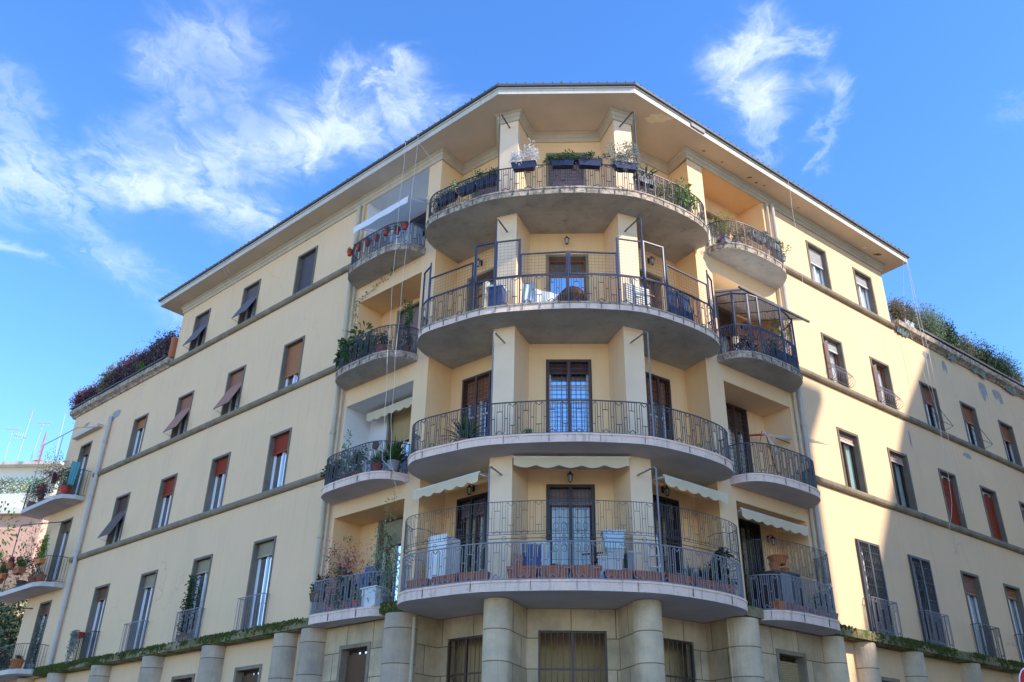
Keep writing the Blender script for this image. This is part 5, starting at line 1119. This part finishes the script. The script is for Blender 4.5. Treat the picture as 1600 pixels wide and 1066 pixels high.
# ---- left side balconies
def fl(s, o, z): return FL.P(s, o, z)
def frp(s, o, z): return FR.P(s, o, z)
for i, s in enumerate((5.85, 5.45, 5.05, 4.65, 4.25, 3.95, 3.62)):
    q = fl(s, .70 if s > 4 else .55, 16.02); rz = thL
    plant(['red pot hanging at the outer corner, top left balcony', 'second red pot from the outer corner, top left balcony', 'third red pot from the outer corner, top left balcony', 'middle red pot, top left balcony', 'fifth red pot from the outer corner, top left balcony', 'sixth red pot from the outer corner, top left balcony', 'red pot nearest the central balcony, top left'][i], q, 'bush', (.08, .12), 'leaf_green' if i % 2 else 'leaf_rust', ('round', .085, .15, 'red_pot'), group='red pots on the top left balcony', n=70, ls=.04)
boxthing('balcony_cabinet', 'low white cabinet on the top left balcony', 'cabinet', fl(4.0, .15, FLO[5]), .9, .4, .75, thL, 'white_plastic', [('shelf', (0, 0, .75), (.94, .44, .03), 'grey_frame')])
plant('big glossy rubber plant spilling over the left railing', fl(5.35, .40, FLO[4]), 'bush', (.42, .95), 'leaf_green', ('round', .2, .3, 'terracotta'), n=190, ls=.17, name='rubber_plant')
plant('leaning leafy branch at the outer end of the same railing', fl(5.92, .42, FLO[4]), 'bush', (.20, .8), 'leaf_dark', ('round', .14, .22, 'brown_pot'), n=70, ls=.14, name='rubber_plant')
plant('terracotta pot of dark leaves low behind the left railing', fl(4.1, .55, FLO[4]), 'bush', (.18, .42), 'leaf_dark', ('round', .17, .26, 'terracotta'), n=200)
plant('rusty twiggy plant beside the rubber plant', fl(4.55, .35, FLO[4]), 'bush', (.22, .8), 'leaf_rust', ('round', .12, .2, 'terracotta'), n=150)
plant('climbing green plant at the inner end of the rubber plant balcony', fl(3.50, .25, FLO[4]), 'vine', (.10, 1.4), 'leaf_green', ('round', .12, .2, 'brown_pot'), n=4, ls=.07, name='climbing_plant')
rng = rngn(); B = MB()
pp_ = [fl(6.12, .03, 13.2+.2*k) for k in range(9)]+[fl(6.0-.22*k, .03, 14.85+.07*k+.03*sin(k*2)) for k in range(11)]
for a, b in zip(pp_, pp_[1:]):
    B.tube([a, b], .004, 3)
    for _ in range(9): p = Vector(a).lerp(Vector(b), rng.random()); leaf(B, p+Vector((rng.uniform(-.06, .06), rng.uniform(-.06, 0), rng.uniform(-.07, .07))), (rng.uniform(-1, 1), -.5, rng.uniform(-1, .6)), .03, .07, rng)
o = B.build('wall_creeper', M['leaf_green'], recalc=False); tag(o, 'thin creeper running along the beam under the top left balcony', 'creeper')
for i, (s, o, r, h, km, kd, pm, lab) in enumerate((
    (5.75, .45, .22, .5, 'leaf_dark', 'bush', 'brown_pot', 'dark bushy plant at the outer end by the pale loggia'), (5.15, .48, .17, .85, 'leaf_pale', 'bush', 'terracotta', 'tall light green plant beside the dark bushy one'), (4.75, .48, .16, .55, 'leaf_green', 'bush', 'terracotta', 'medium green plant in the middle of that balcony'),
    (3.92, .52, .22, .46, 'leaf_pale', 'spiky', 'red_pot', 'broad leafed plant in a red pot on a stand'), (3.42, .42, .2, .62, 'leaf_green', 'spiky', 'grey_pot', 'yucca at the inner end of the pale loggia balcony'), (3.62, .2, .2, .8, 'leaf_dark', 'spiky', 'grey_pot', 'taller yucca behind the inner one'))):
    plant(lab, fl(s, o, FLO[3]), kd, (r, h), km, ('round', .15, .24, pm), n=220 if kd == 'bush' else 34, ls=.07)
boxthing('storage_chest', 'pale blue chest behind the pots of the pale loggia', 'chest', fl(4.1, .05, FLO[3]), 1.1, .4, .55, thL, 'pale_blue', [('lid', (0, 0, .53), (1.14, .44, .05), 'white_plastic')])
z = FLO[2]
plant('pink flowering shrub over the lowest left railing', fl(5.35, .15, z), 'bush', (.50, 1.25), 'leaf_green', ('trough', .8, .25, .25, thL, 'terracotta'), n=520, ls=.05, extra=('leaf_pink', 1000), name='flowering_plant')
plant('loose pale green shrub before the lowest left door', fl(3.85, .02, z), 'bush', (.34, 1.55), 'leaf_pale', ('round', .18, .28, 'grey_pot'), n=650, ls=.055)
plant('dark trailing plant at the outer corner, lowest left railing', fl(5.9, .38, z+.35), 'bush', (.2, .35), 'leaf_dark', ('trough', .4, .2, .2, thL, 'brown_pot'), n=220)
plant('blue green leafy plant in the middle of the lowest left railing', fl(4.9, .25, z), 'bush', (.25, .6), 'leaf_blue', ('round', .16, .2, 'terracotta'), n=260, ls=.09)
plant('small red potted plant low behind the lowest left railing', fl(4.45, .28, z), 'bush', (.12, .25), 'leaf_bright', ('round', .12, .2, 'red_pot'), n=120)
boxthing('blue_chair_cover', 'dark blue covered chair on the lowest left balcony', 'chair', fl(4.35, .05, z), .42, .42, .82, thL, 'blue_plastic', [('backrest', (0, .1, .8), (.4, .08, .25), 'blue_plastic')])
boxthing('wicker_table', 'white side table near the lowest left door', 'table', fl(4.0, .15, z), .5, .4, .42, thL, 'white_plastic', [('table_top', (0, 0, .42), (.56, .46, .03), 'white_plastic')])
B = MB()
for k, (s, l) in enumerate(((4.95, 1.1), (4.90, 1.3))): pts = [fl(s, -.86, z+2.1), fl(s-.12, -.82, z+2.0), fl(s-.1, -.8, z+1.6), fl(s-.22-.1*k, -.75, z+1.1), fl(s-.42-.1*k, -.6, z+.6)]; B.tube(pts, .022, 6); B.tube([(p[0]+.05, p[1], p[2]-.05) for p in pts], .018, 6)
B.tube([fl(4.95+.12*cos(a), -.84, z+1.92+.22*sin(a)) for a in [j*pi/7 for j in range(14)]], .022, 6, True)
o = B.build('garden_hose', M['brown_pot']); tag(o, 'brown garden hose looped on the lowest left loggia wall', 'hose')
# ---- right side balconies
plant('yellow green bushy plant at the inner end, top right balcony', frp(7.05, .30, FLO[5]), 'bush', (.24, .85), 'leaf_yellow', ('round', .16, .24, 'brown_pot'), n=420, ls=.05)
plant('second yellowish plant beside it, top right balcony', frp(7.55, .45, FLO[5]), 'bush', (.22, .55), 'leaf_olive', ('round', .15, .22, 'grey_pot'), n=300, ls=.05)
plant('purple flowers in a low trough, top right balcony', frp(6.98, .52, FLO[5]-.02), 'bush', (.25, .10), 'leaf_violet', ('trough', .5, .16, .10, thR, 'grey_pot'), n=260, ls=.035)
plant('grey planter with sparse stems on the top right railing', frp(8.05, .70, 16.0), 'bush', (.28, .16), 'leaf_silver', ('trough', .6, .18, .18, thR, 'grey_pot'), n=160)
plant('white planter with pale leaves on the top right railing', frp(8.72, .70, 16.0), 'bush', (.28, .15), 'leaf_pale', ('trough', .5, .18, .18, thR, 'grey_pot'), n=160)
plant('feathery light green plant at the outer end, top right railing', frp(9.25, .52, 15.95), 'bush', (.30, .36), 'leaf_pale', ('trough', .45, .18, .18, thR, 'grey_pot'), n=420, ls=.045)
z = FLO[4]
plant('tall twiggy green plant inside the mesh cage', frp(8.9, .35, z+.45), 'bush', (.42, 1.15), 'leaf_olive', ('trough', .7, .22, .22, thR, 'navy_pot'), n=460, ls=.045)
plant('leafy plant low in the mesh cage', frp(8.3, .45, z), 'bush', (.24, .5), 'leaf_green', ('round', .16, .24, 'brown_pot'), n=300)
plant('dark round plant at the cage railing bend', frp(7.25, .42, z), 'bush', (.25, .30), 'leaf_dark', ('round', .17, .16, 'grey_pot'), n=260)
plant('red potted plant near the outer end of the cage', frp(9.0, .5, z), 'bush', (.15, .3), 'leaf_rust', ('round', .14, .22, 'red_pot'), n=160)
B = MB(); B.tube([frp(7.6, -.1, z), frp(7.6, -.1, z+.9)], .09, 10); o = B.build('rolled_awning_bag', M['awning']); tag(o, 'cream rolled bag standing inside the mesh cage', 'bag')
z = FLO[3]
e = empty('clothes_airer', frp(9.2, -.3, z+1.75)); tag(e, 'folded clothes airer with white lines on the right loggia wall', 'clothes airer'); B = MB()
for k in range(5): B.tube([frp(8.75, -.55+.03*k, z+1.85-.02*k), frp(9.95+.12*k, .20+.05*k, z+1.78-.03*k)], .008, 4)
B.build('lines', M['pipe'], e); B = MB(); B.tube([frp(8.62, -.8, z+1.83), frp(9.0, -.55, z+1.88)], .028, 6); B.tube([frp(8.95, -.7, z+1.7), frp(8.95, -.6, z+1.98)], .010, 4); B.build('arm', M['red_pot'], e)
B = MB()
B.tube([frp(9.25, -.4, z+1.8), frp(9.55, -.1, z+1.6), frp(9.6, -.1, z+1.1), frp(9.45, 0, z+.7)], .012, 5); B.tube([frp(8.85, -.4, z+1.8), frp(8.9, -.35, z+1.2), frp(8.85, -.2, z+.6)], .012, 5); o = B.build('hanging_cable', M['cable']); tag(o, 'black cable dangling below the clothes airer', 'cable')
B = MB(); B.tube([frp(8.8, -.4, z+1.85), frp(8.3, .2, z+1.1), frp(8.05, .45, z+.75)], .014, 5); B.tube([frp(8.75, -.4, z+1.85), frp(8.6, .1, z+1.1)], .012, 5); o = B.build('broom_handle', M['white_frame']); tag(o, 'white pole leaning from the airer to the railing', 'pole')
z = FLO[2]
boxthing('plastic_cabinet', 'dark grey cabinet carrying pots on the lowest right balcony', 'cabinet', frp(8.15, -.05, z), .78, .42, 1.05, thR, 'iron', [('door', (.1, -.22, .05), (.34, .02, .95), 'grey_pot')])
boxthing('plastic_crate', 'dark crate beside the cabinet under the lantern', 'crate', frp(8.75, -.2, z), .4, .4, 1.15, thR, 'cable', [('rim', (0, 0, 1.13), (.42, .42, .03), 'grey_pot')])
for s, o_, zz, r, h, lab, mt in ((7.92, .05, 1.06, .13, .19, 'orange pot on the left of the grey cabinet', 'orange_pot'), (8.15, -.05, 1.06, .09, .10, 'small orange pot in the middle of the cabinet top', 'terracotta'), (8.35, -.02, 1.06, .12, .14, 'orange pot on the right of the cabinet top', 'orange_pot')):
    e = empty('clay_pot', frp(s, o_, z+zz)); tag(e, lab, 'pot', 'orange pots on the grey cabinet'); round_pot(e, frp(s, o_, z+zz), r, h, mt)
e = empty('clay_bowl', frp(8.15, 0, z+1.25)); tag(e, 'wide orange bowl stacked on top of the orange pots', 'bowl'); round_pot(e, frp(8.15, 0, z+1.25), .24, .2, 'orange_pot')
for i, (s, ln) in enumerate(((7.45, .5), (8.05, .55), (8.75, .55), (9.25, .4))):
    q = frp(s, .45, z); e = empty('terracotta_trough', q); tag(e, 'terracotta trough on the lowest right balcony, '+['nearest the central balcony', 'before the grey cabinet', 'before the dark crate', 'at the outer corner'][i], 'planter', 'terracotta troughs on the lowest right balcony'); trough(e, q, ln, .22, .2, thR, 'terracotta')
plant('sprawling green weeds at the outer corner, lowest right balcony', frp(9.3, .3, z), 'bush', (.2, .5), 'leaf_green', ('round', .12, .2, 'terracotta'), n=150)
# ---- window plants
plant('grey trailing plant spilling from a red box on the window rail', fl(19.15, .22, 6.60), 'trail', (.22, .95), 'leaf_silver', ('trough', .5, .2, .17, thL, 'red_pot'), n=24, ls=.055, name='trailing_plant')
plant('dark climbing plant on the third window rail', fl(12.35, .12, 5.85), 'vine', (.40, 1.75), 'leaf_dark', ('trough', .7, .18, .2, thL, 'brown_pot'), n=9, ls=.075, name='climbing_plant')
# ---- far left corner balconies
GF = 'pots on the far left corner balconies'
for s, o, z, kd, r, h, km, pt, lab, n_ in (
    (22.45, .62, 12.14, 'bush', .32, .80, 'leaf_green', ('round', .22, .32, 'red_pot'), 'large leafy plant in a red pot, upper far left balcony', 480),
    (23.3, .82, 12.75, 'bush', .22, .28, 'leaf_red', ('round', .12, .15, 'brown_pot'), 'dark red leaf ball on the upper far left rail', 280),
    (24.2, .80, 12.30, 'bush', .25, .40, 'leaf_red', ('round', .14, .2, 'brown_pot'), 'wine red drooping plant, upper far left balcony', 320),
    (24.7, .50, 12.14, 'bush', .40, 1.9, 'leaf_mauve', ('round', .2, .3, 'terracotta'), 'tall greyish shrub, upper far left balcony', 360),
    (25.5, .60, 12.14, 'bush', .35, .8, 'leaf_yellow', ('round', .2, .3, 'terracotta'), 'yellow green shrub at the outer end, upper far left', 360),
    (22.35, .88, 9.42, 'vine', .15, 1.05, 'leaf_bright', ('trough', .5, .22, .18, thL, 'orange_pot'), 'orange box with tall bright climber, middle far left rail', 8),
    (22.55, .62, 8.82, 'bush', .06, .1, 'leaf_green', ('round', .17, .30, 'terracotta'), 'terracotta pot at the near end, middle far left floor', 30),
    (23.2, .66, 8.82, 'vine', .15, 1.5, 'leaf_dark', ('round', .18, .30, 'terracotta'), 'terracotta pot with thin tall stems, middle far left floor', 7),
    (24.05, .92, 9.30, 'bush', .28, .45, 'leaf_green', ('trough', .6, .24, .22, thL, 'terracotta'), 'terracotta box with green tuft, middle far left rail', 300),
    (24.3, .60, 8.82, 'bush', .38, 2.0, 'leaf_mauve', ('round', .2, .3, 'brown_pot'), 'tall reddish grey shrub, middle far left balcony', 330),
    (25.0, .92, 9.62, 'bush', .2, .45, 'leaf_red', ('round', .17, .22, 'terracotta'), 'round pot with reddish twigs, middle far left rail', 160),
    (25.6, .92, 9.30, 'bush', .28, .32, 'leaf_green', ('trough', .6, .24, .2, thL, 'orange_pot'), 'orange box with green leaves, middle far left rail', 260),
    (26.1, .80, 9.25, 'bush', .32, .7, 'leaf_rust', ('round', .18, .24, 'terracotta'), 'rusty shrub at the left edge, middle far left balcony', 200),
    (22.75, .60, 5.83, 'bush', .1, .2, 'leaf_dark', ('round', .23, .33, 'orange_pot'), 'wide orange pot, lowest far left balcony', 60),
    (24.9, .88, 6.45, 'trail', .5, 1.1, 'leaf_silver', ('trough', .6, .22, .18, thL, 'red_pot'), 'grey trailing plant at the left edge, lowest far left rail', 60),
    (22.9, -.0, 5.83, 'bush', .16, 1.3, 'leaf_blue', ('round', .18, .25, 'grey_pot'), 'slim bluish conifer by the far left door', 420)):
    plant(lab, fl(s, o, z), kd, (r, h), km, pt, n=n_, ls=.06, group=GF)
cloth('privacy_net', 'teal cloth hung at the near end, upper far left balcony', 'cloth', [fl(22.05, .45, 13.45), fl(22.05, .78, 13.4), fl(22.0, .80, 12.45), fl(22.0, .55, 12.45)], 'teal_net', 3, .03)
# ---- hedges on the lower wings
def shrub(label, c, rx, ry, rz, n, ls, km, extra=None, group=None, az=0, name='terrace_shrub'):
    rng = rngn(); e = empty(name, c); tag(e, label, 'shrub', group); c = Vector(c); B = MB()
    for k in range(7): a = rng.uniform(0, 2*pi); B.tube([c, c+Vector((cos(a)*rx*.4, sin(a)*rx*.4, rz*1.1))], .018, 4, r2=.006)
    B.build('stems', M['bark'], e)
    B = MB(); cs, sn = cos(az), sin(az); T_ = MB(); crown(T_, (0, 0, 0), rx, ry, rz, n, ls, rng, .35, clumps=max(14, n//55), spread=.30, cs=(.35, .62))
    rot = lambda v: (c.x+v[0]*cs-v[1]*sn, c.y+v[0]*sn+v[1]*cs, c.z+max(.02, v[2]+rz*.92))
    B.add([rot(v) for v in T_.v], T_.f); B.build('foliage', M[km], e, recalc=False)
    if extra:
        B = MB(); T_ = MB(); crown(T_, (0, 0, rz*.1), rx, ry, rz, int(extra[1]*1.6), ls, rng, .7, clumps=14, spread=.34, cs=(.3, .6)); B.add([rot(v) for v in T_.v], T_.f); B.build('tinted_foliage', M[extra[0]], e, recalc=False)
GL = 'purple shrubs along the left roof terrace'
for i, (s, h, km, ex, lab) in enumerate(((17.95, .50, 'leaf_purple', ('leaf_mauve', 150), 'tallest purple shrub, against the terracotta screen'), (18.85, .47, 'leaf_purple', ('leaf_dark', 160), 'purple shrub second from the terracotta screen'), (19.8, .46, 'leaf_purple', ('leaf_bright', 160), 'purple shrub mixed with fresh green leaves'), (20.75, .47, 'leaf_purple', ('leaf_red', 200), 'purple shrub with red tints, mid terrace'), (21.7, .46, 'leaf_purple', ('leaf_dark', 260), 'purple shrub with dark green patches'), (22.7, .44, 'leaf_olive', ('leaf_red', 260), 'olive and red shrub right of the terrace gap'), (24.1, .33, 'leaf_purple', ('leaf_red', 260), 'lower reddish shrub left of the terrace gap'), (25.0, .34, 'leaf_red', ('leaf_purple', 260), 'reddish shrub at the far end of the left terrace'))):
    shrub(lab, fl(s, -.10, 16.5), .70, .36, h*1.75, 3400, .095, km, ex, GL, thL)
shrub('bright green seedling bush on the left terrace edge', fl(19.35, .12, 16.56), .22, .14, .30, 260, .07, 'leaf_bright', None, None, thL)
GR = 'shrubs along the right roof terrace'
for s, o, rx, ry, h, n, ls, km, ex, lab in (
    (16.55, -.1, .35, .35, .50, 900, .06, 'leaf_mauve', ('leaf_rust', 200), 'brownish dry shrub touching the tall block'), (17.35, -.2, .62, .45, .56, 1400, .055, 'leaf_mauve', ('leaf_olive', 500), 'greyish shrub left of the rounded one'),
    (18.7, -.15, .80, .60, .64, 2400, .055, 'leaf_pale', ('leaf_mauve', 1200), 'large rounded shrub with yellow sunlit side'), (19.85, -.15, .55, .45, .62, 1200, .075, 'leaf_dark', ('leaf_green', 400), 'dark green upright bush right of the rounded shrub'),
    (21.05, -.2, .75, .5, .50, 1500, .07, 'leaf_mauve', ('leaf_green', 500), 'loose mauve shrub in the middle of the right terrace'), (22.2, -.1, .75, .5, .50, 1600, .07, 'leaf_dark', ('leaf_mauve', 300), 'dark shrub before the clipped hedge'),
    (23.5, -.1, .80, .55, .52, 2000, .065, 'leaf_blue', ('leaf_dark', 500), 'dense dark hedge near the right edge of the photo'), (24.8, -.2, .6, .45, .42, 1100, .06, 'leaf_olive', None, 'pale olive shrub at the right edge of the photo')):
    shrub(lab, frp(s, o+.05, 16.5), rx*1.12, ry, h*1.35, int(n*2.4), ls*1.15, km, ex, GR, thR)
for i, s in enumerate((16.75, 17.05)):
    boxthing('roof_box', ['white plastic trough near the tall block, left one', 'white plastic trough near the tall block, right one'][i], 'planter', frp(s, .05, 16.56), .26, .2, .2, thR, 'white_plastic', [('rim', (0, 0, .19), (.28, .22, .03), 'sign_white')], .85, 'white troughs on the right terrace')
# ---- climbing foliage wall and trees at the far left bottom
for i, (x, y, zb, h, r, km, lab) in enumerate(((-25.9, 44.0, 0, 11.6, 2.3, 'leaf_green', 'ivy covered tree at the bottom left corner, sunlit top'), (-23.9, 43.2, 0, 10.4, 1.9, 'leaf_dark', 'darker ivy tree close to the wing corner'))):
    rng = rngn(); e = empty('ivy_tree', (x, y, zb)); tag(e, lab, 'tree'); B = MB(); B.tube([(x, y, 0), (x+.2, y, h*.6), (x, y+.1, h*.9)], .28, 8, r2=.06)
    for k in range(6): a = k*1.1; zz = h*(.35+.08*k); B.tube([(x+.1, y, zz), (x+cos(a)*r*.7, y+sin(a)*r*.7, zz+1.2)], .07, 5, r2=.02)
    B.build('trunk', M['bark'], e); B = MB(); crown(B, (x, y, h*.66), r*1.3, r*1.3, h*.46, 7000, .24, rng, .5, clumps=60); B.build('crown', M[km], e, recalc=False)
    B = MB(); crown(B, (x, y, h*.88), r*1.2, r*1.2, h*.2, 2200, .22, rng, .6, clumps=24); B.build('light_foliage', M['leaf_pale'], e, recalc=False)
rng = rngn(); e = empty('terrace_hedge', FBk.P(9, -.3, 16.2)); tag(e, 'low rusty flowering plants behind the green trellis', 'plants'); B = MB(); crown(B, FBk.P(12.2, -.35, 16.75), 2.6, .4, .5, 1100, .13, rng, .4, clumps=30); B.build('foliage', M['leaf_rust'], e, recalc=False); B = MB(); crown(B, FBk.P(14.6, -.3, 16.7), 1.0, .4, .5, 400, .13, rng, .4, clumps=12); B.build('green_foliage', M['leaf_yellow'], e, recalc=False)
# ---- ropes hanging from the eaves
def rope(pts, label, r=.009, group=None):
    r *= .72
    pts = [Vector(p) for p in pts]; c_ = []
    for a, b in zip(pts, pts[1:]):
        for k in range(6): t = k/6; c_.append(a.lerp(b, t)+Vector((.012*sin((len(c_))*1.3), .0, 0)))
    c_.append(pts[-1]); B = MB(); B.tube(c_, r, 4); o = B.build('rope', M['rope']); tag(o, label, 'rope', group)
GRP = 'white ropes hanging from the eaves'
rope([fl(3.09, .80, 18.95), fl(3.1, .86, 15.5), fl(3.12, .90, 12.2), fl(3.0, .95, 10.0), fl(2.95, .9, 8.9), fl(3.0, .6, 8.3)], 'white rope hanging beside the left pier, inner one', group=GRP)
rope([fl(3.60, .82, 18.95), fl(3.55, .88, 15.5), fl(3.42, .92, 12.2), fl(3.22, .98, 10.2), fl(3.2, .95, 9.0), fl(2.5, .5, 8.2)], 'white rope hanging over the left balconies, outer one', group=GRP)
rope([fl(3.09, .80, 18.7), fl(2.7, .3, 17.9)], 'short rope slanting from the eave to the left corner', .007, GRP)
rope([fl(13.3, .80, 18.95), fl(13.3, .1, 18.3), fl(13.25, .06, 12.8), fl(13.2, .05, 9.9), fl(13.15, .2, 5.9)], 'thin cord down the left facade between window columns, first', .005, GRP)
rope([fl(13.55, .80, 18.95), fl(13.5, .1, 18.3), fl(13.45, .06, 12.8), fl(13.4, .05, 9.9), fl(13.3, .33, 5.6)], 'thin cord down the left facade between window columns, second', .005, GRP)
rope([frp(9.85, .82, 18.95), frp(9.8, .85, 17.0), frp(9.7, .85, 15.0), frp(9.35, .85, 14.1)], 'single rope beside the right drainpipe', .008, GRP)
rope([frp(16.45, .72, 18.95), frp(16.55, .6, 15.5), frp(16.45, .6, 12.5), frp(16.25, .55, 10.1), frp(15.8, .5, 9.2)], 'right eave rope reaching lowest', .009, GRP)
rope([frp(16.5, .72, 18.95), frp(16.8, .6, 15.5), frp(16.85, .6, 12.5), frp(16.75, .55, 9.9)], 'right eave rope hanging straight', .009, GRP)
rope([frp(16.3, .72, 18.95), frp(16.35, .3, 16.7), frp(16.6, .55, 13.0), frp(16.4, .5, 11.2)], 'right eave rope doubled behind the others', .006, GRP)
rope([frp(15.3, .05, 18.3), frp(15.1, .03, 14.0), frp(15.05, .13, 9.9), frp(15.5, .04, 8.0)], 'thin cable down the right facade between window columns', .005, GRP)
# ---- road sign at the lower right corner
e = empty('road_sign', (8.13, 14.5, .13)); tag(e, 'red round no entry road sign cut off at the lower right corner', 'road sign')
B = MB(); B.tube([(8.13, 14.54, .13), (8.13, 14.54, 3.9)], .03, 8); B.build('pole', M['pipe'], e)
Fs = Frame((8.13, 14.5), (cos(R_(20)), sin(R_(20))), (sin(R_(20)), -cos(R_(20)))); zc = 3.545
def disc(B, r, o0, o1, n=40):
    vs = [Fs.P(r*cos(2*pi*i/n), o, zc+r*sin(2*pi*i/n)) for o in (o0, o1) for i in range(n)]; B.add(vs, [tuple(range(n)), tuple(range(n, 2*n))]+[(i, (i+1) % n, (i+1) % n+n, i+n) for i in range(n)])
B = MB(); disc(B, .285, .0, .012); B.build('rim', M['sign_white'], e); B = MB(); disc(B, .27, .012, .016); B.build('face', M['red_paint'], e); B = MB(); B.box(Fs, -.2, .2, .016, .02, zc-.045, zc+.045); B.build('bar', M['sign_white'], e)
